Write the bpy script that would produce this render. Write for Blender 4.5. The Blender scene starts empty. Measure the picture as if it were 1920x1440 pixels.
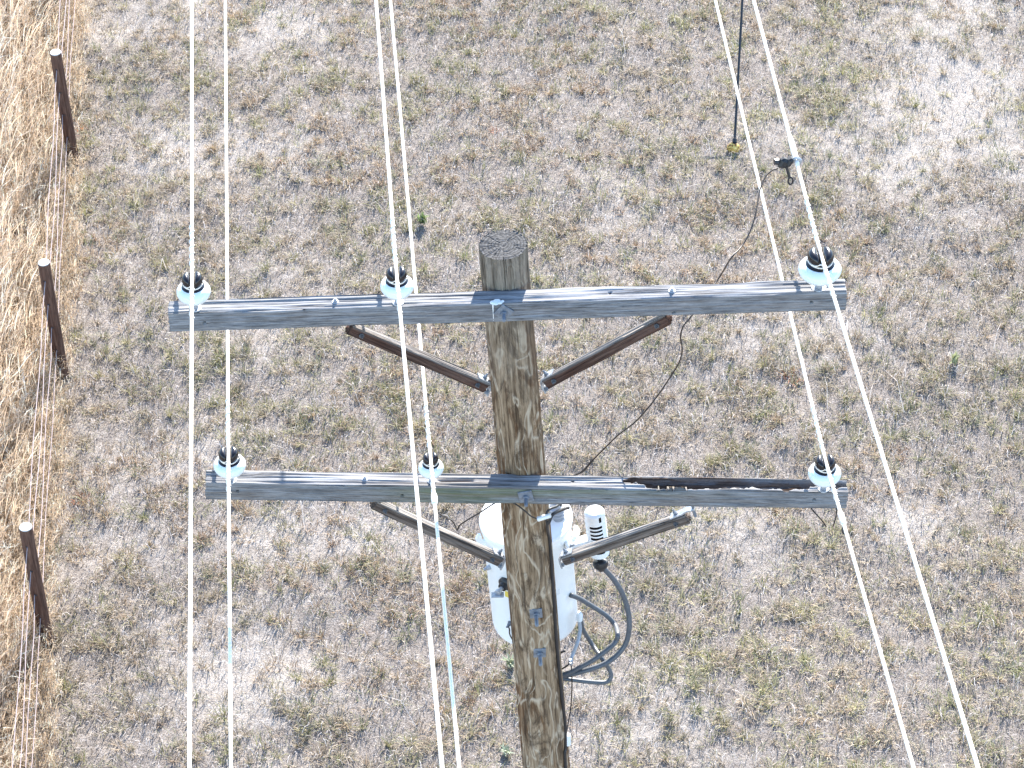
import bpy, math, random
import numpy as np
from mathutils import Vector, Matrix

random.seed(7)
rng = np.random.default_rng(11)
C = bpy.context.scene
COL = C.collection

# ------------------------------------------------------------------ camera
CAM_H = 14.0
PITCH = math.radians(41.0)
ROLL = 0.023
FPX = 5400.0                      # focal length in pixels of a 1920 px wide picture
F = Vector((0, math.cos(PITCH), -math.sin(PITCH)))
U0 = Vector((0, math.sin(PITCH), math.cos(PITCH)))
R0 = Vector((1, 0, 0))
R = R0 * math.cos(ROLL) - U0 * math.sin(ROLL)
U = U0 * math.cos(ROLL) + R0 * math.sin(ROLL)
CAM = Vector((0, 0, CAM_H))
cd = bpy.data.cameras.new('camera')
cd.sensor_width = 36.0
cd.lens = FPX * 36.0 / 1920.0
cd.clip_start = 0.1
cd.clip_end = 2000.0
cam = bpy.data.objects.new('camera', cd)
COL.objects.link(cam)
cam.matrix_world = Matrix((
    (R.x, U.x, -F.x, CAM.x), (R.y, U.y, -F.y, CAM.y), (R.z, U.z, -F.z, CAM.z), (0, 0, 0, 1)))
C.camera = cam

# ------------------------------------------------------------------ light
SUN_EL, SUN_AZ = math.radians(28), math.radians(11)     # behind the scene, a little to the right
w = bpy.data.worlds.new('World')
C.world = w
w.use_nodes = True
nt = w.node_tree
sky = nt.nodes.new('ShaderNodeTexSky')
sky.sky_type = 'NISHITA'
sky.sun_disc = False
sky.sun_elevation = SUN_EL
sky.sun_rotation = SUN_AZ
sky.air_density = 1.0
sky.dust_density = 0.2
sky.ozone_density = 2.5
nt.links.new(sky.outputs[0], nt.nodes['Background'].inputs[0])
nt.nodes['Background'].inputs[1].default_value = 0.15
sl = bpy.data.lights.new('sun', 'SUN')
sl.energy = 4.9
sl.angle = math.radians(0.5)
sl.color = (1.0, 0.945, 0.865)
so = bpy.data.objects.new('sun', sl)
COL.objects.link(so)
sund = Vector((math.sin(SUN_AZ) * math.cos(SUN_EL), math.cos(SUN_AZ) * math.cos(SUN_EL), math.sin(SUN_EL)))
so.rotation_euler = sund.to_track_quat('Z', 'Y').to_euler()
so.location = (0, 0, 30)
C.view_settings.view_transform = 'Standard'
C.view_settings.look = 'None'
C.view_settings.gamma = 1.0
C.view_settings.exposure = 1.84


# ------------------------------------------------------------------ geometry helpers
def ray(px, py):
    return (F * FPX + R * (px - 960) - U * (py - 720)).normalized()


def at_y(px, py, y):
    d = ray(px, py)
    return CAM + d * ((y - CAM.y) / d.y)


def at_z(px, py, z):
    d = ray(px, py)
    return CAM + d * ((z - CAM.z) / d.z)


WORLD = {}


def put(o, parent, M):
    COL.objects.link(o)
    if parent is not None:
        o.parent = parent
        o.matrix_local = WORLD[parent].inverted() @ M
    else:
        o.matrix_world = M
    WORLD[o] = M


def raw_mesh(name, verts, faces, smooth=True):
    """verts (n,3); faces: list of index arrays, each (m,k)"""
    me = bpy.data.meshes.new(name)
    verts = np.asarray(verts, dtype=np.float32).reshape(-1, 3)
    me.vertices.add(len(verts))
    me.vertices.foreach_set('co', verts.ravel())
    loops, starts, tot = [], [], 0
    for f in faces:
        f = np.asarray(f, dtype=np.int32)
        if len(f) == 0:
            continue
        k = f.shape[1]
        loops.append(f.ravel())
        starts.append(tot + np.arange(len(f), dtype=np.int32) * k)
        tot += f.size
    loops = np.concatenate(loops)
    starts = np.concatenate(starts)
    me.loops.add(len(loops))
    me.loops.foreach_set('vertex_index', loops)
    me.polygons.add(len(starts))
    me.polygons.foreach_set('loop_start', starts)
    me.update(calc_edges=True)
    me.polygons.foreach_set('use_smooth', np.full(len(starts), smooth, dtype=bool))
    me.validate()
    return me


class MB:
    """collects shapes in world (or local) coordinates; build() links ONE mesh object"""
    def __init__(self):
        self.v, self.q, self.n = [], {}, 0

    def add(self, v, faces):
        v = np.asarray(v, dtype=np.float64).reshape(-1, 3)
        for f in faces:
            f = np.asarray(f, dtype=np.int64)
            if len(f):
                self.q.setdefault(f.shape[1], []).append(f + self.n)
        self.v.append(v)
        self.n += len(v)
        return self

    def tube(self, pts, r, n=10, caps=True):
        pts = [Vector(p) for p in pts]
        m = len(pts)
        rs = r if hasattr(r, '__len__') else [r] * m
        V = []
        t0 = (pts[1] - pts[0]).normalized()
        a = t0.orthogonal().normalized()
        for i in range(m):
            t = (pts[min(i + 1, m - 1)] - pts[max(i - 1, 0)])
            t = t.normalized() if t.length > 1e-9 else t0
            a = (a - t * a.dot(t))
            a = a.normalized() if a.length > 1e-6 else t.orthogonal().normalized()
            b = t.cross(a)
            for k in range(n):
                an = 2 * math.pi * k / n
                V.append(pts[i] + (a * math.cos(an) + b * math.sin(an)) * rs[i])
        Q = [(i * n + k, i * n + (k + 1) % n, (i + 1) * n + (k + 1) % n, (i + 1) * n + k)
             for i in range(m - 1) for k in range(n)]
        T = []
        if caps:
            V.append(pts[0]); V.append(pts[-1])
            c0, c1 = m * n, m * n + 1
            for k in range(n):
                T.append((c0, (k + 1) % n, k))
                T.append((c1, (m - 1) * n + k, (m - 1) * n + (k + 1) % n))
        return self.add([tuple(p) for p in V], [Q, T])

    def lathe(self, prof, n=32, M=Matrix(), jitter=None):
        V = []
        for (r, z) in prof:
            for k in range(n):
                an = 2 * math.pi * k / n
                V.append(M @ Vector((r * math.cos(an), r * math.sin(an), z)))
        m = len(prof)
        Q = [(i * n + k, i * n + (k + 1) % n, (i + 1) * n + (k + 1) % n, (i + 1) * n + k)
             for i in range(m - 1) for k in range(n)]
        return self.add([tuple(p) for p in V], [Q])

    def box(self, M, sx, sy, sz, bev=0.0):
        """box centred at M with a small chamfer"""
        b = min(bev, sx * .45, sy * .45, sz * .45)
        V, Q, T = [], [], []
        hx, hy, hz = sx / 2, sy / 2, sz / 2
        if b <= 0:
            for x in (-hx, hx):
                for y in (-hy, hy):
                    for z in (-hz, hz):
                        V.append(M @ Vector((x, y, z)))
            Q = [(0, 1, 3, 2), (4, 6, 7, 5), (0, 4, 5, 1), (2, 3, 7, 6), (0, 2, 6, 4), (1, 5, 7, 3)]
            return self.add([tuple(p) for p in V], [Q])
        prof = [(hx - b, hy - b, -hz), (hx, hy, -hz + b), (hx, hy, hz - b), (hx - b, hy - b, hz)]
        for (ax, ay, z) in prof:
            c = b if ax == hx else 0.0
            if c:
                ring = [(ax, -ay + c), (ax, ay - c), (ax - c, ay), (-ax + c, ay), (-ax, ay - c), (-ax, -ay + c), (-ax + c, -ay), (ax - c, -ay)]
            else:
                ring = [(ax, -ay), (ax, ay), (ax, ay), (-ax, ay), (-ax, ay), (-ax, -ay), (-ax, -ay), (ax, -ay)]
            for (x, y) in ring:
                V.append(M @ Vector((x, y, z)))
        Q = [(i * 8 + k, i * 8 + (k + 1) % 8, (i + 1) * 8 + (k + 1) % 8, (i + 1) * 8 + k) for i in range(3) for k in range(8)]
        O = [tuple(range(7, -1, -1)), tuple(range(24, 32))]
        return self.add([tuple(p) for p in V], [Q, O])

    def build(self, name, mat, parent=None, M=Matrix(), smooth=True, local=False, angle=40):
        v = np.concatenate(self.v)
        if not local:
            Mi = np.array(M.inverted())
            v = v @ Mi[:3, :3].T + Mi[:3, 3]
        me = raw_mesh(name, v, [np.concatenate(q) for q in self.q.values()], smooth)
        if smooth and angle:
            me.set_sharp_from_angle(angle=math.radians(angle))
        if mat:
            me.materials.append(mat)
        o = bpy.data.objects.new(name, me)
        put(o, parent, M)
        return o


def tag(o, label=None, cat=None, group=None, kind=None):
    if label: o['label'] = label
    if cat: o['category'] = cat
    if group: o['group'] = group
    if kind: o['kind'] = kind
    return o


def thing(name, label, cat, loc=(0, 0, 0), group=None):
    o = bpy.data.objects.new(name, None)
    o.empty_display_size = 0.1
    put(o, None, Matrix.Translation(loc))
    return tag(o, label, cat, group)


def frame(origin, x, z=Vector((0, 0, 1))):
    x = Vector(x).normalized()
    z = Vector(z)
    y = z.cross(x).normalized()
    z = x.cross(y)
    return Matrix(((x.x, y.x, z.x, origin[0]), (x.y, y.y, z.y, origin[1]), (x.z, y.z, z.z, origin[2]), (0, 0, 0, 1)))


def zframe(origin, z):
    q = Vector(z).normalized().to_track_quat('Z', 'Y').to_matrix().to_4x4()
    return Matrix.Translation(origin) @ q


def smooth_path(pts, sub=8):
    """Catmull-Rom through the points"""
    pts = [Vector(p) for p in pts]
    out = []
    P = [pts[0] * 2 - pts[1]] + pts + [pts[-1] * 2 - pts[-2]]
    for i in range(1, len(P) - 2):
        a, b, c, d = P[i - 1], P[i], P[i + 1], P[i + 2]
        for k in range(sub):
            t = k / sub
            out.append(0.5 * ((2 * b) + (c - a) * t + (2 * a - 5 * b + 4 * c - d) * t * t + (3 * b - a - 3 * c + d) * t ** 3))
    out.append(pts[-1])
    return out


def vnoise(x, y, seed=0):
    x = np.asarray(x, dtype=np.float64); y = np.asarray(y, dtype=np.float64)
    tab = np.random.default_rng(1000 + seed).random((256, 256))
    xi = np.floor(x).astype(np.int64); yi = np.floor(y).astype(np.int64)
    fx = x - xi; fy = y - yi
    fx = fx * fx * (3 - 2 * fx); fy = fy * fy * (3 - 2 * fy)
    g = lambda i, j: tab[i & 255, j & 255]
    return (g(xi, yi) * (1 - fx) + g(xi + 1, yi) * fx) * (1 - fy) + (g(xi, yi + 1) * (1 - fx) + g(xi + 1, yi + 1) * fx) * fy


def fbm(x, y, seed=0, oct=4):
    s, a, t = 0, 1.0, 0
    for i in range(oct):
        s = s + a * vnoise(np.asarray(x) * 2 ** i, np.asarray(y) * 2 ** i, seed + i)
        t += a; a *= 0.5
    return s / t


# ------------------------------------------------------------------ materials
class NT:
    def __init__(self, name):
        self.m = bpy.data.materials.new(name)
        self.m.use_nodes = True
        self.t = self.m.node_tree
        self.b = self.t.nodes['Principled BSDF']

    def n(self, typ, **kw):
        nd = self.t.nodes.new(typ)
        for k, v in kw.items():
            setattr(nd, k, v)
        return nd

    def l(self, a, b):
        self.t.links.new(a, b)

    def coord(self, scale=(1, 1, 1), rot=(0, 0, 0), loc=(0, 0, 0)):
        tc = self.n('ShaderNodeTexCoord')
        mp = self.n('ShaderNodeMapping')
        mp.inputs['Scale'].default_value = scale
        mp.inputs['Rotation'].default_value = rot
        mp.inputs['Location'].default_value = loc
        self.l(tc.outputs['Object'], mp.inputs[0])
        return mp.outputs[0]

    def noise(self, vec, scale=5, detail=6, rough=.6, dist=0.0):
        nd = self.n('ShaderNodeTexNoise')
        nd.inputs['Scale'].default_value = scale
        nd.inputs['Detail'].default_value = detail
        nd.inputs['Roughness'].default_value = rough
        nd.inputs['Distortion'].default_value = dist
        self.l(vec, nd.inputs['Vector'])
        return nd.outputs[0]

    def ramp(self, fac, stops):
        nd = self.n('ShaderNodeValToRGB')
        el = nd.color_ramp.elements
        while len(el) < len(stops):
            el.new(0.5)
        for e, (p, c) in zip(el, stops):
            e.position = p
            e.color = (*c, 1) if len(c) == 3 else c
        self.l(fac, nd.inputs[0])
        return nd.outputs[0]

    def mix(self, fac, a, b, mode='MIX'):
        nd = self.n('ShaderNodeMix', data_type='RGBA', blend_type=mode)
        for s, v in ((nd.inputs[0], fac), (nd.inputs[6], a), (nd.inputs[7], b)):
            if isinstance(v, (int, float)):
                s.default_value = v
            elif isinstance(v, tuple):
                s.default_value = (*v, 1)
            else:
                self.l(v, s)
        return nd.outputs[2]

    def bump(self, h, strength=.4, dist=.01):
        nd = self.n('ShaderNodeBump')
        nd.inputs['Strength'].default_value = strength
        nd.inputs['Distance'].default_value = dist
        self.l(h, nd.inputs['Height'])
        self.l(nd.outputs[0], self.b.inputs['Normal'])

    def set(self, **kw):
        for k, v in kw.items():
            k = k.replace('_', ' ')
            s = self.b.inputs[k]
            if isinstance(v, tuple):
                s.default_value = (*v, 1)
            elif isinstance(v, (int, float)):
                s.default_value = v
            else:
                self.l(v, s)
        return self


def plain(name, col, rough=.5, metal=0.0, var=.15, scale=30, coat=0.0, bump=0.0):
    m = NT(name)
    nz = m.noise(m.coord(), scale, 5)
    lo = tuple(c * (1 - var) for c in col); hi = tuple(min(1, c * (1 + var)) for c in col)
    m.set(Base_Color=m.ramp(nz, [(.3, lo), (.7, hi)]), Roughness=rough, Metallic=metal, Coat_Weight=coat)
    if bump:
        m.bump(nz, bump, .002)
    return m.m


def wood_weathered(name, dark, mid, light, stain=None, stain_amt=.0, rot=False, seed=0.0, grime=(.05, .045, .04), top_grey=False, even=False):
    """silvered timber, grain along local X"""
    m = NT(name)
    fine = m.noise(m.coord((2.4, 70, 70), loc=(seed, 0, 0)), 1, 5, .75, .2)
    broad = m.noise(m.coord((1.2, 30, 30), loc=(seed + 4, 0, 0)), 1, 5, .65, .5)
    blot = m.noise(m.coord((5, 14, 14), loc=(seed + 9, 0, 0)), 1, 5, .65)
    c = m.ramp(fine, [(.36, dark), (.46, mid), (.60, light)])
    c2 = m.ramp(broad, [(.36, (.42, .42, .43)), (.52, (1, 1, 1))])
    c = m.mix(.8, c, c2, 'MULTIPLY')
    if even:
        f2 = m.noise(m.coord((9, 190, 190), loc=(seed + 1, 0, 0)), 1, 6, .8, .3)
        b2 = m.noise(m.coord((2.5, 26, 26), loc=(seed + 6, 0, 0)), 1, 5, .7, .6)
        ce = m.ramp(f2, [(.34, tuple(v * .9 for v in dark)), (.47, tuple(v * .95 for v in mid)), (.64, tuple(v * .95 for v in light))])
        ce = m.mix(.6, ce, m.ramp(b2, [(.36, (.45, .45, .46)), (.56, (1, 1, 1))]), 'MULTIPLY')
        tc = m.n('ShaderNodeTexCoord'); sx = m.n('ShaderNodeSeparateXYZ'); m.l(tc.outputs['Object'], sx.inputs[0])
        mr = m.n('ShaderNodeMapRange'); m.l(sx.outputs[2], mr.inputs[0])
        mr.inputs[1].default_value = -.009; mr.inputs[2].default_value = -.004
        c = m.mix(mr.outputs[0], ce, c)
    c3 = m.ramp(blot, [(.50, (0, 0, 0)), (.72, (1, 1, 1))])
    c = m.mix(m.mix(.45, (0, 0, 0), c3), c, grime)
    if stain:
        s = m.noise(m.coord((1.6, 5, 5), loc=(seed + 2, 0, 0)), 1, 4)
        c = m.mix(m.ramp(s, [(.45, (0, 0, 0)), (.7, (stain_amt,) * 3)]), c, stain)
    if rot:
        a = m.n('ShaderNodeAttribute', attribute_name='rot')
        rc = m.ramp(fine, [(.36, (.018, .011, .008)), (.48, (.065, .038, .026)), (.62, (.17, .12, .09))])
        c = m.mix(a.outputs['Fac'], c, rc)
        g = m.n('ShaderNodeAttribute', attribute_name='moss')
        gn = m.noise(m.coord((5, 60, 60)), 1, 5)
        gf = m.mix(1.0, g.outputs['Color'], m.ramp(gn, [(.3, (.25,) * 3), (.6, (.8,) * 3)]), 'MULTIPLY')
        c = m.mix(gf, c, (.13, .15, .06))
    if top_grey:
        tc = m.n('ShaderNodeTexCoord'); sx = m.n('ShaderNodeSeparateXYZ'); m.l(tc.outputs['Object'], sx.inputs[0])
        mr = m.n('ShaderNodeMapRange'); m.l(sx.outputs[2], mr.inputs[0])
        mr.inputs[1].default_value = -.010; mr.inputs[2].default_value = -.003; mr.inputs[4].default_value = .85
        c = m.mix(mr.outputs[0], c, m.ramp(fine, [(.36, (.06, .05, .045)), (.47, (.22, .20, .185)), (.62, (.36, .34, .32))]))
    m.set(Base_Color=c, Roughness=.85, Specular_IOR_Level=.25)
    m.bump(m.mix(.5, fine, broad), 1.0, .006)
    return m.m


def wood_pole():
    """treated round pole, brown where the surface has worn, silver in streaks, figured grain along local Z"""
    m = NT('weathered_pole_wood')
    warp = m.noise(m.coord((5, 5, 1.3)), 1, 4, .55)
    wv = m.n('ShaderNodeTexNoise')
    mp = m.coord((9, 9, 1.9), loc=(2, 0, 0))
    add = m.n('ShaderNodeVectorMath', operation='ADD')
    sc = m.n('ShaderNodeVectorMath', operation='SCALE')
    nc = m.n('ShaderNodeTexNoise'); nc.inputs['Scale'].default_value = 1.0
    m.l(m.coord((7, 7, 3.0)), nc.inputs['Vector'])
    m.l(nc.outputs[1], sc.inputs[0]); sc.inputs['Scale'].default_value = 1.6
    m.l(mp, add.inputs[0]); m.l(sc.outputs[0], add.inputs[1])
    wv.inputs['Scale'].default_value = 1.0; wv.inputs['Detail'].default_value = 2
    m.l(add.outputs[0], wv.inputs['Vector'])
    mul = m.n('ShaderNodeMath', operation='MULTIPLY'); mul.inputs[1].default_value = 44
    m.l(wv.outputs[0], mul.inputs[0])
    sn = m.n('ShaderNodeMath', operation='SINE'); m.l(mul.outputs[0], sn.inputs[0])
    figure = m.ramp(sn.outputs[0], [(.45, (0, 0, 0)), (.80, (.35,) * 3), (1.0, (1, 1, 1))])
    fine = m.noise(m.coord((60, 60, 3.2)), 1, 6, .75, .4)
    patch = m.noise(m.coord((7, 7, 1.5), loc=(7, 3, 0)), 1, 7, .70, 1.4)
    brown = m.ramp(fine, [(.34, (.04, .019, .009)), (.48, (.125, .064, .029)), (.66, (.235, .135, .066))])
    silver = m.ramp(fine, [(.36, (.075, .046, .026)), (.47, (.225, .155, .093)), (.62, (.40, .30, .20))])
    tcx = m.n('ShaderNodeTexCoord'); sxx = m.n('ShaderNodeSeparateXYZ'); m.l(tcx.outputs['Object'], sxx.inputs[0])
    side = m.n('ShaderNodeMath', operation='MULTIPLY_ADD'); m.l(sxx.outputs[0], side.inputs[0]); side.inputs[1].default_value = 1.7
    m.l(patch, side.inputs[2])
    c = m.mix(m.ramp(side.outputs[0], [(.53, (0, 0, 0)), (.60, (1, 1, 1))]), brown, silver)
    c = m.mix(m.mix(.75, (0, 0, 0), figure), c, (.52, .43, .32))
    dark = m.noise(m.coord((15, 15, 4), loc=(1, 8, 0)), 1, 6, .75, .8)
    c = m.mix(m.ramp(dark, [(.50, (0, 0, 0)), (.61, (.8,) * 3)]), c, (.05, .031, .018))
    # the top forty centimetres are greyer
    tc = m.n('ShaderNodeTexCoord'); sx = m.n('ShaderNodeSeparateXYZ'); m.l(tc.outputs['Object'], sx.inputs[0])
    mr = m.n('ShaderNodeMapRange'); mr.inputs[1].default_value = -.75; mr.inputs[2].default_value = -.05
    mr.inputs[3].default_value = 0; mr.inputs[4].default_value = .75
    m.l(sx.outputs[2], mr.inputs[0])
    grey = m.ramp(fine, [(.36, (.04, .034, .026)), (.47, (.14, .121, .096)), (.62, (.29, .255, .21))])
    c = m.mix(mr.outputs[0], c, grey)
    m.set(Base_Color=c, Roughness=.85, Specular_IOR_Level=.25)
    m.bump(m.mix(.5, fine, figure), .8, .004)
    return m.m


def wood_end():
    m = NT('pole_end_grain')
    tc = m.n('ShaderNodeTexCoord')
    ln = m.n('ShaderNodeVectorMath', operation='LENGTH')
    mp = m.n('ShaderNodeMapping'); mp.inputs['Scale'].default_value = (1, 1, 0)
    m.l(tc.outputs['Object'], mp.inputs[0])
    wob = m.noise(m.coord((22, 22, 22)), 1, 4)
    m.l(mp.outputs[0], ln.inputs[0])
    ad = m.n('ShaderNodeMath', operation='MULTIPLY_ADD'); ad.inputs[1].default_value = .012
    m.l(wob, ad.inputs[0]); m.l(ln.outputs['Value'], ad.inputs[2])
    mul = m.n('ShaderNodeMath', operation='MULTIPLY'); mul.inputs[1].default_value = 560
    m.l(ad.outputs[0], mul.inputs[0])
    sn = m.n('ShaderNodeMath', operation='SINE'); m.l(mul.outputs[0], sn.inputs[0])
    nz = m.noise(m.coord((90, 90, 90)), 1, 5, .7)
    c = m.ramp(nz, [(.34, (.035, .034, .032)), (.5, (.085, .082, .08)), (.68, (.18, .175, .17))])
    c = m.mix(m.ramp(sn.outputs[0], [(.35, (0, 0, 0)), (.8, (.8,) * 3)]), c, (.03, .028, .027))
    m.set(Base_Color=c, Roughness=.9, Specular_IOR_Level=.2)
    m.bump(nz, .3, .003)
    return m.m


def attr_mat(name, trans=.35, rough=.7):
    m = NT(name)
    a = m.n('ShaderNodeAttribute', attribute_name='tint')
    m.set(Base_Color=a.outputs['Color'], Roughness=rough, Specular_IOR_Level=.3)
    tr = m.n('ShaderNodeBsdfTranslucent')
    m.l(a.outputs['Color'], tr.inputs[0])
    mx = m.n('ShaderNodeMixShader'); mx.inputs[0].default_value = trans
    m.l(m.b.outputs[0], mx.inputs[1]); m.l(tr.outputs[0], mx.inputs[2])
    m.l(mx.outputs[0], m.t.nodes['Material Output'].inputs[0])
    return m.m


M_ARM1 = wood_weathered('silvered_arm_wood', (.050, .050, .052), (.195, .197, .205), (.355, .358, .365), stain=(.26, .21, .175), stain_amt=.2, even=True)
M_ARM2 = wood_weathered('silvered_rotting_arm_wood', (.048, .047, .047), (.188, .188, .194), (.355, .356, .36), stain=(.28, .22, .17), stain_amt=.25, rot=True, seed=5, even=True)
M_BRACE = wood_weathered('brown_brace_wood', (.02, .011, .008), (.068, .036, .026), (.15, .10, .078), stain=(.065, .021, .012), stain_amt=.8, seed=2, top_grey=True)
M_BRACEG = wood_weathered('grey_brace_wood', (.03, .022, .018), (.10, .076, .062), (.20, .165, .14), stain=(.09, .055, .04), stain_amt=.5, seed=8, top_grey=True)
M_POLE = wood_pole()
M_END = wood_end()
M_GALV = plain('galvanised_steel', (.40, .42, .45), .5, .6, .25, 60, bump=.1)
M_GALV_DULL = plain('dull_galvanised_steel', (.20, .22, .25), .6, .4, .3, 50, bump=.15)
M_BOLT = plain('weathered_bolt_steel', (.10, .105, .115), .6, .3, .3, 50)
M_ALU = plain('bright_aluminium_strand', (.93, .85, .73), .5, .0, .05, 80)
M_PORC = plain('white_porcelain', (.78, .86, .87), .12, 0, .03, 12, coat=.5)
M_BROWN = plain('dark_brown_glaze', (.010, .007, .008), .2, 0, .2, 12, coat=.0)
M_TANK = plain('pale_grey_tank_paint', (.87, .90, .90), .34, 0, .03, 9)
M_LID = plain('white_lid_paint', (.86, .87, .86), .4, 0, .03, 9)
M_WHITE = plain('white_plastic', (.76, .78, .78), .4, 0, .05, 20)
M_GREYP = plain('grey_polymer', (.36, .39, .43), .45, 0, .08, 20)
M_BLACK = plain('black_rubber', (.018, .018, .02), .45, 0, .2, 40)
M_CABLE = plain('dark_grey_cable_sheath', (.088, .097, .11), .40, 0, .15, 30)
M_COPPER = plain('brown_copper_wire', (.045, .035, .03), .5, .3, .3, 60)
M_YELLOW = plain('yellow_sticker', (.75, .58, .10), .5, 0, .1, 40)
def post_wood():
    m = NT('brown_post_wood')
    f = m.noise(m.coord((60, 60, 4)), 1, 6, .7, .3)
    b = m.noise(m.coord((9, 9, 3)), 1, 5, .65)
    c = m.ramp(f, [(.34, (.04, .02, .014)), (.5, (.11, .058, .042)), (.68, (.19, .115, .085))])
    c = m.mix(.6, c, m.ramp(b, [(.35, (.55, .5, .48)), (.6, (1, 1, 1))]), 'MULTIPLY')
    m.set(Base_Color=c, Roughness=.8, Specular_IOR_Level=.25)
    m.bump(f, .6, .004)
    return m.m


M_FENCEPOST = post_wood()
M_POSTTOP = plain('pale_post_end', (.55, .53, .50), .8, 0, .15, 60, bump=.3)
M_FWIRE = plain('dull_fence_wire', (.36, .285, .28), .8, .0, .1, 60)

# ------------------------------------------------------------------ ground
FENCE_PX = [(104, 98), (82, 492), (48, 988)]
POST_H = 1.10
ftop = [at_z(px, py, POST_H) for px, py in FENCE_PX]
fdir = (ftop[0] - ftop[2]); fdir.z = 0
fstep = fdir / 2


def fence_x(y):
    """x of the fence line at a given y"""
    a, b = ftop[2], ftop[0]
    return a.x + (np.asarray(y) - a.y) * (b.x - a.x) / (b.y - a.y)


def gp(px, py):
    p = at_z(px, py, 0.0)
    return p.x, p.y


def blob(x, y, px, py, rpx, rpy):
    cx, cy = gp(px, py)
    x1, _ = gp(px + rpx, py); _, y1 = gp(px, py - rpy)
    return np.exp(-((x - cx) / (x1 - cx)) ** 2 - ((y - cy) / (y1 - cy)) ** 2)


def bare_map(x, y):
    b = (1.5 * blob(x, y, 1770, 170, 115, 85) + .8 * blob(x, y, 1715, 330, 75, 60) + .5 * blob(x, y, 1900, 270, 60, 80) + .85 * blob(x, y, 540, 1310, 240, 130) +
         .5 * blob(x, y, 560, 180, 160, 200) + .45 * blob(x, y, 260, 420, 130, 380) + .5 * blob(x, y, 1380, 1010, 160, 120) +
         .35 * blob(x, y, 640, 1040, 200, 120))
    n = fbm(x * 1.1 + 3, y * 1.1, 20, 4)
    return np.clip(b * .62 + (n - .53) * 1.3, 0, 1)


def green_map(x, y):
    g = (.8 * blob(x, y, 1200, 1130, 140, 120) + .7 * blob(x, y, 230, 1190, 150, 110) + .6 * blob(x, y, 1560, 90, 170, 170) +
         .4 * blob(x, y, 330, 500, 160, 250) + .5 * blob(x, y, 1880, 560, 120, 160) + .5 * blob(x, y, 780, 430, 80, 60) + .4 * blob(x, y, 1540, 300, 120, 120))
    n = fbm(x * .9 + 40, y * .9 + 7, 31, 4)
    return np.clip(g * .6 + (n - .47) * 2.2, 0, 1)


def build_ground():
    m = NT('dry_thatch_soil')
    co = m.coord()
    big = m.noise(co, .9, 6, .6)
    mid = m.noise(co, 11, 8, .7)
    fine = m.noise(m.coord((1, 1, 1), (0, 0, .5)), 95, 6, .75, .6)
    at = m.n('ShaderNodeAttribute', attribute_name='bare')
    dirt = m.ramp(fine, [(.32, (.055, .046, .04)), (.45, (.20, .17, .148)), (.58, (.37, .325, .29)), (.72, (.48, .43, .39))])
    pale = m.ramp(fine, [(.30, (.17, .145, .125)), (.45, (.34, .30, .265)), (.62, (.54, .49, .44))])
    jag = m.n('ShaderNodeMath', operation='MULTIPLY_ADD'); m.l(mid, jag.inputs[0]); jag.inputs[1].default_value = 1.1
    m.l(at.outputs['Fac'], jag.inputs[2])
    c = m.mix(m.ramp(jag.outputs[0], [(.64, (0, 0, 0)), (1.0, (1, 1, 1))]), dirt, pale)
    c = m.mix(.4, c, m.ramp(mid, [(.3, (.5, .47, .44)), (.62, (1, 1, 1))]), 'MULTIPLY')
    m.set(Base_Color=c, Roughness=.95, Specular_IOR_Level=.1)
    m.bump(m.mix(.5, fine, mid), 1.0, .03)
    # gently uneven inside, flat and huge outside
    xs = np.concatenate([[-600, -150, -40, -15], np.linspace(-8, 8, 161), [15, 40, 150, 600]])
    ys = np.concatenate([[-300, -80, -15, 0], np.linspace(6, 28, 221), [40, 80, 250, 900]])
    X, Y = np.meshgrid(xs, ys, indexing='ij')
    Z = ground_z(X, Y)
    nx, ny = len(xs), len(ys)
    i = np.arange(nx - 1)[:, None] * ny + np.arange(ny - 1)[None, :]
    q = np.stack([i, i + ny, i + ny + 1, i + 1], -1).reshape(-1, 4)
    bm_ = bare_map(X, Y) * ((np.abs(X) < 12) & (Y > 4) & (Y < 30)) + .3 * ((np.abs(X) >= 12) | (Y <= 4) | (Y >= 30))
    me = raw_mesh('ground', np.stack([X, Y, Z], -1).reshape(-1, 3), [q])
    me.attributes.new('bare', 'FLOAT', 'POINT').data.foreach_set('value', bm_.ravel().astype(np.float32))
    me.materials.append(m.m)
    o = bpy.data.objects.new('ground', me)
    put(o, None, Matrix())
    tag(o, kind='structure')


def ground_z(x, y):
    inside = ((np.abs(x) < 7.9) & (y > 6.1) & (y < 27.9)).astype(float)
    return inside * ((fbm(x * 2.0, y * 2.0, 60, 4) - .5) * .07)


build_ground()


def tint(me, cols):
    a = me.attributes.new('tint', 'FLOAT_COLOR', 'POINT')
    c = np.ones((len(cols), 4), dtype=np.float32)
    c[:, :3] = cols
    a.data.foreach_set('color', c.ravel())


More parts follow.
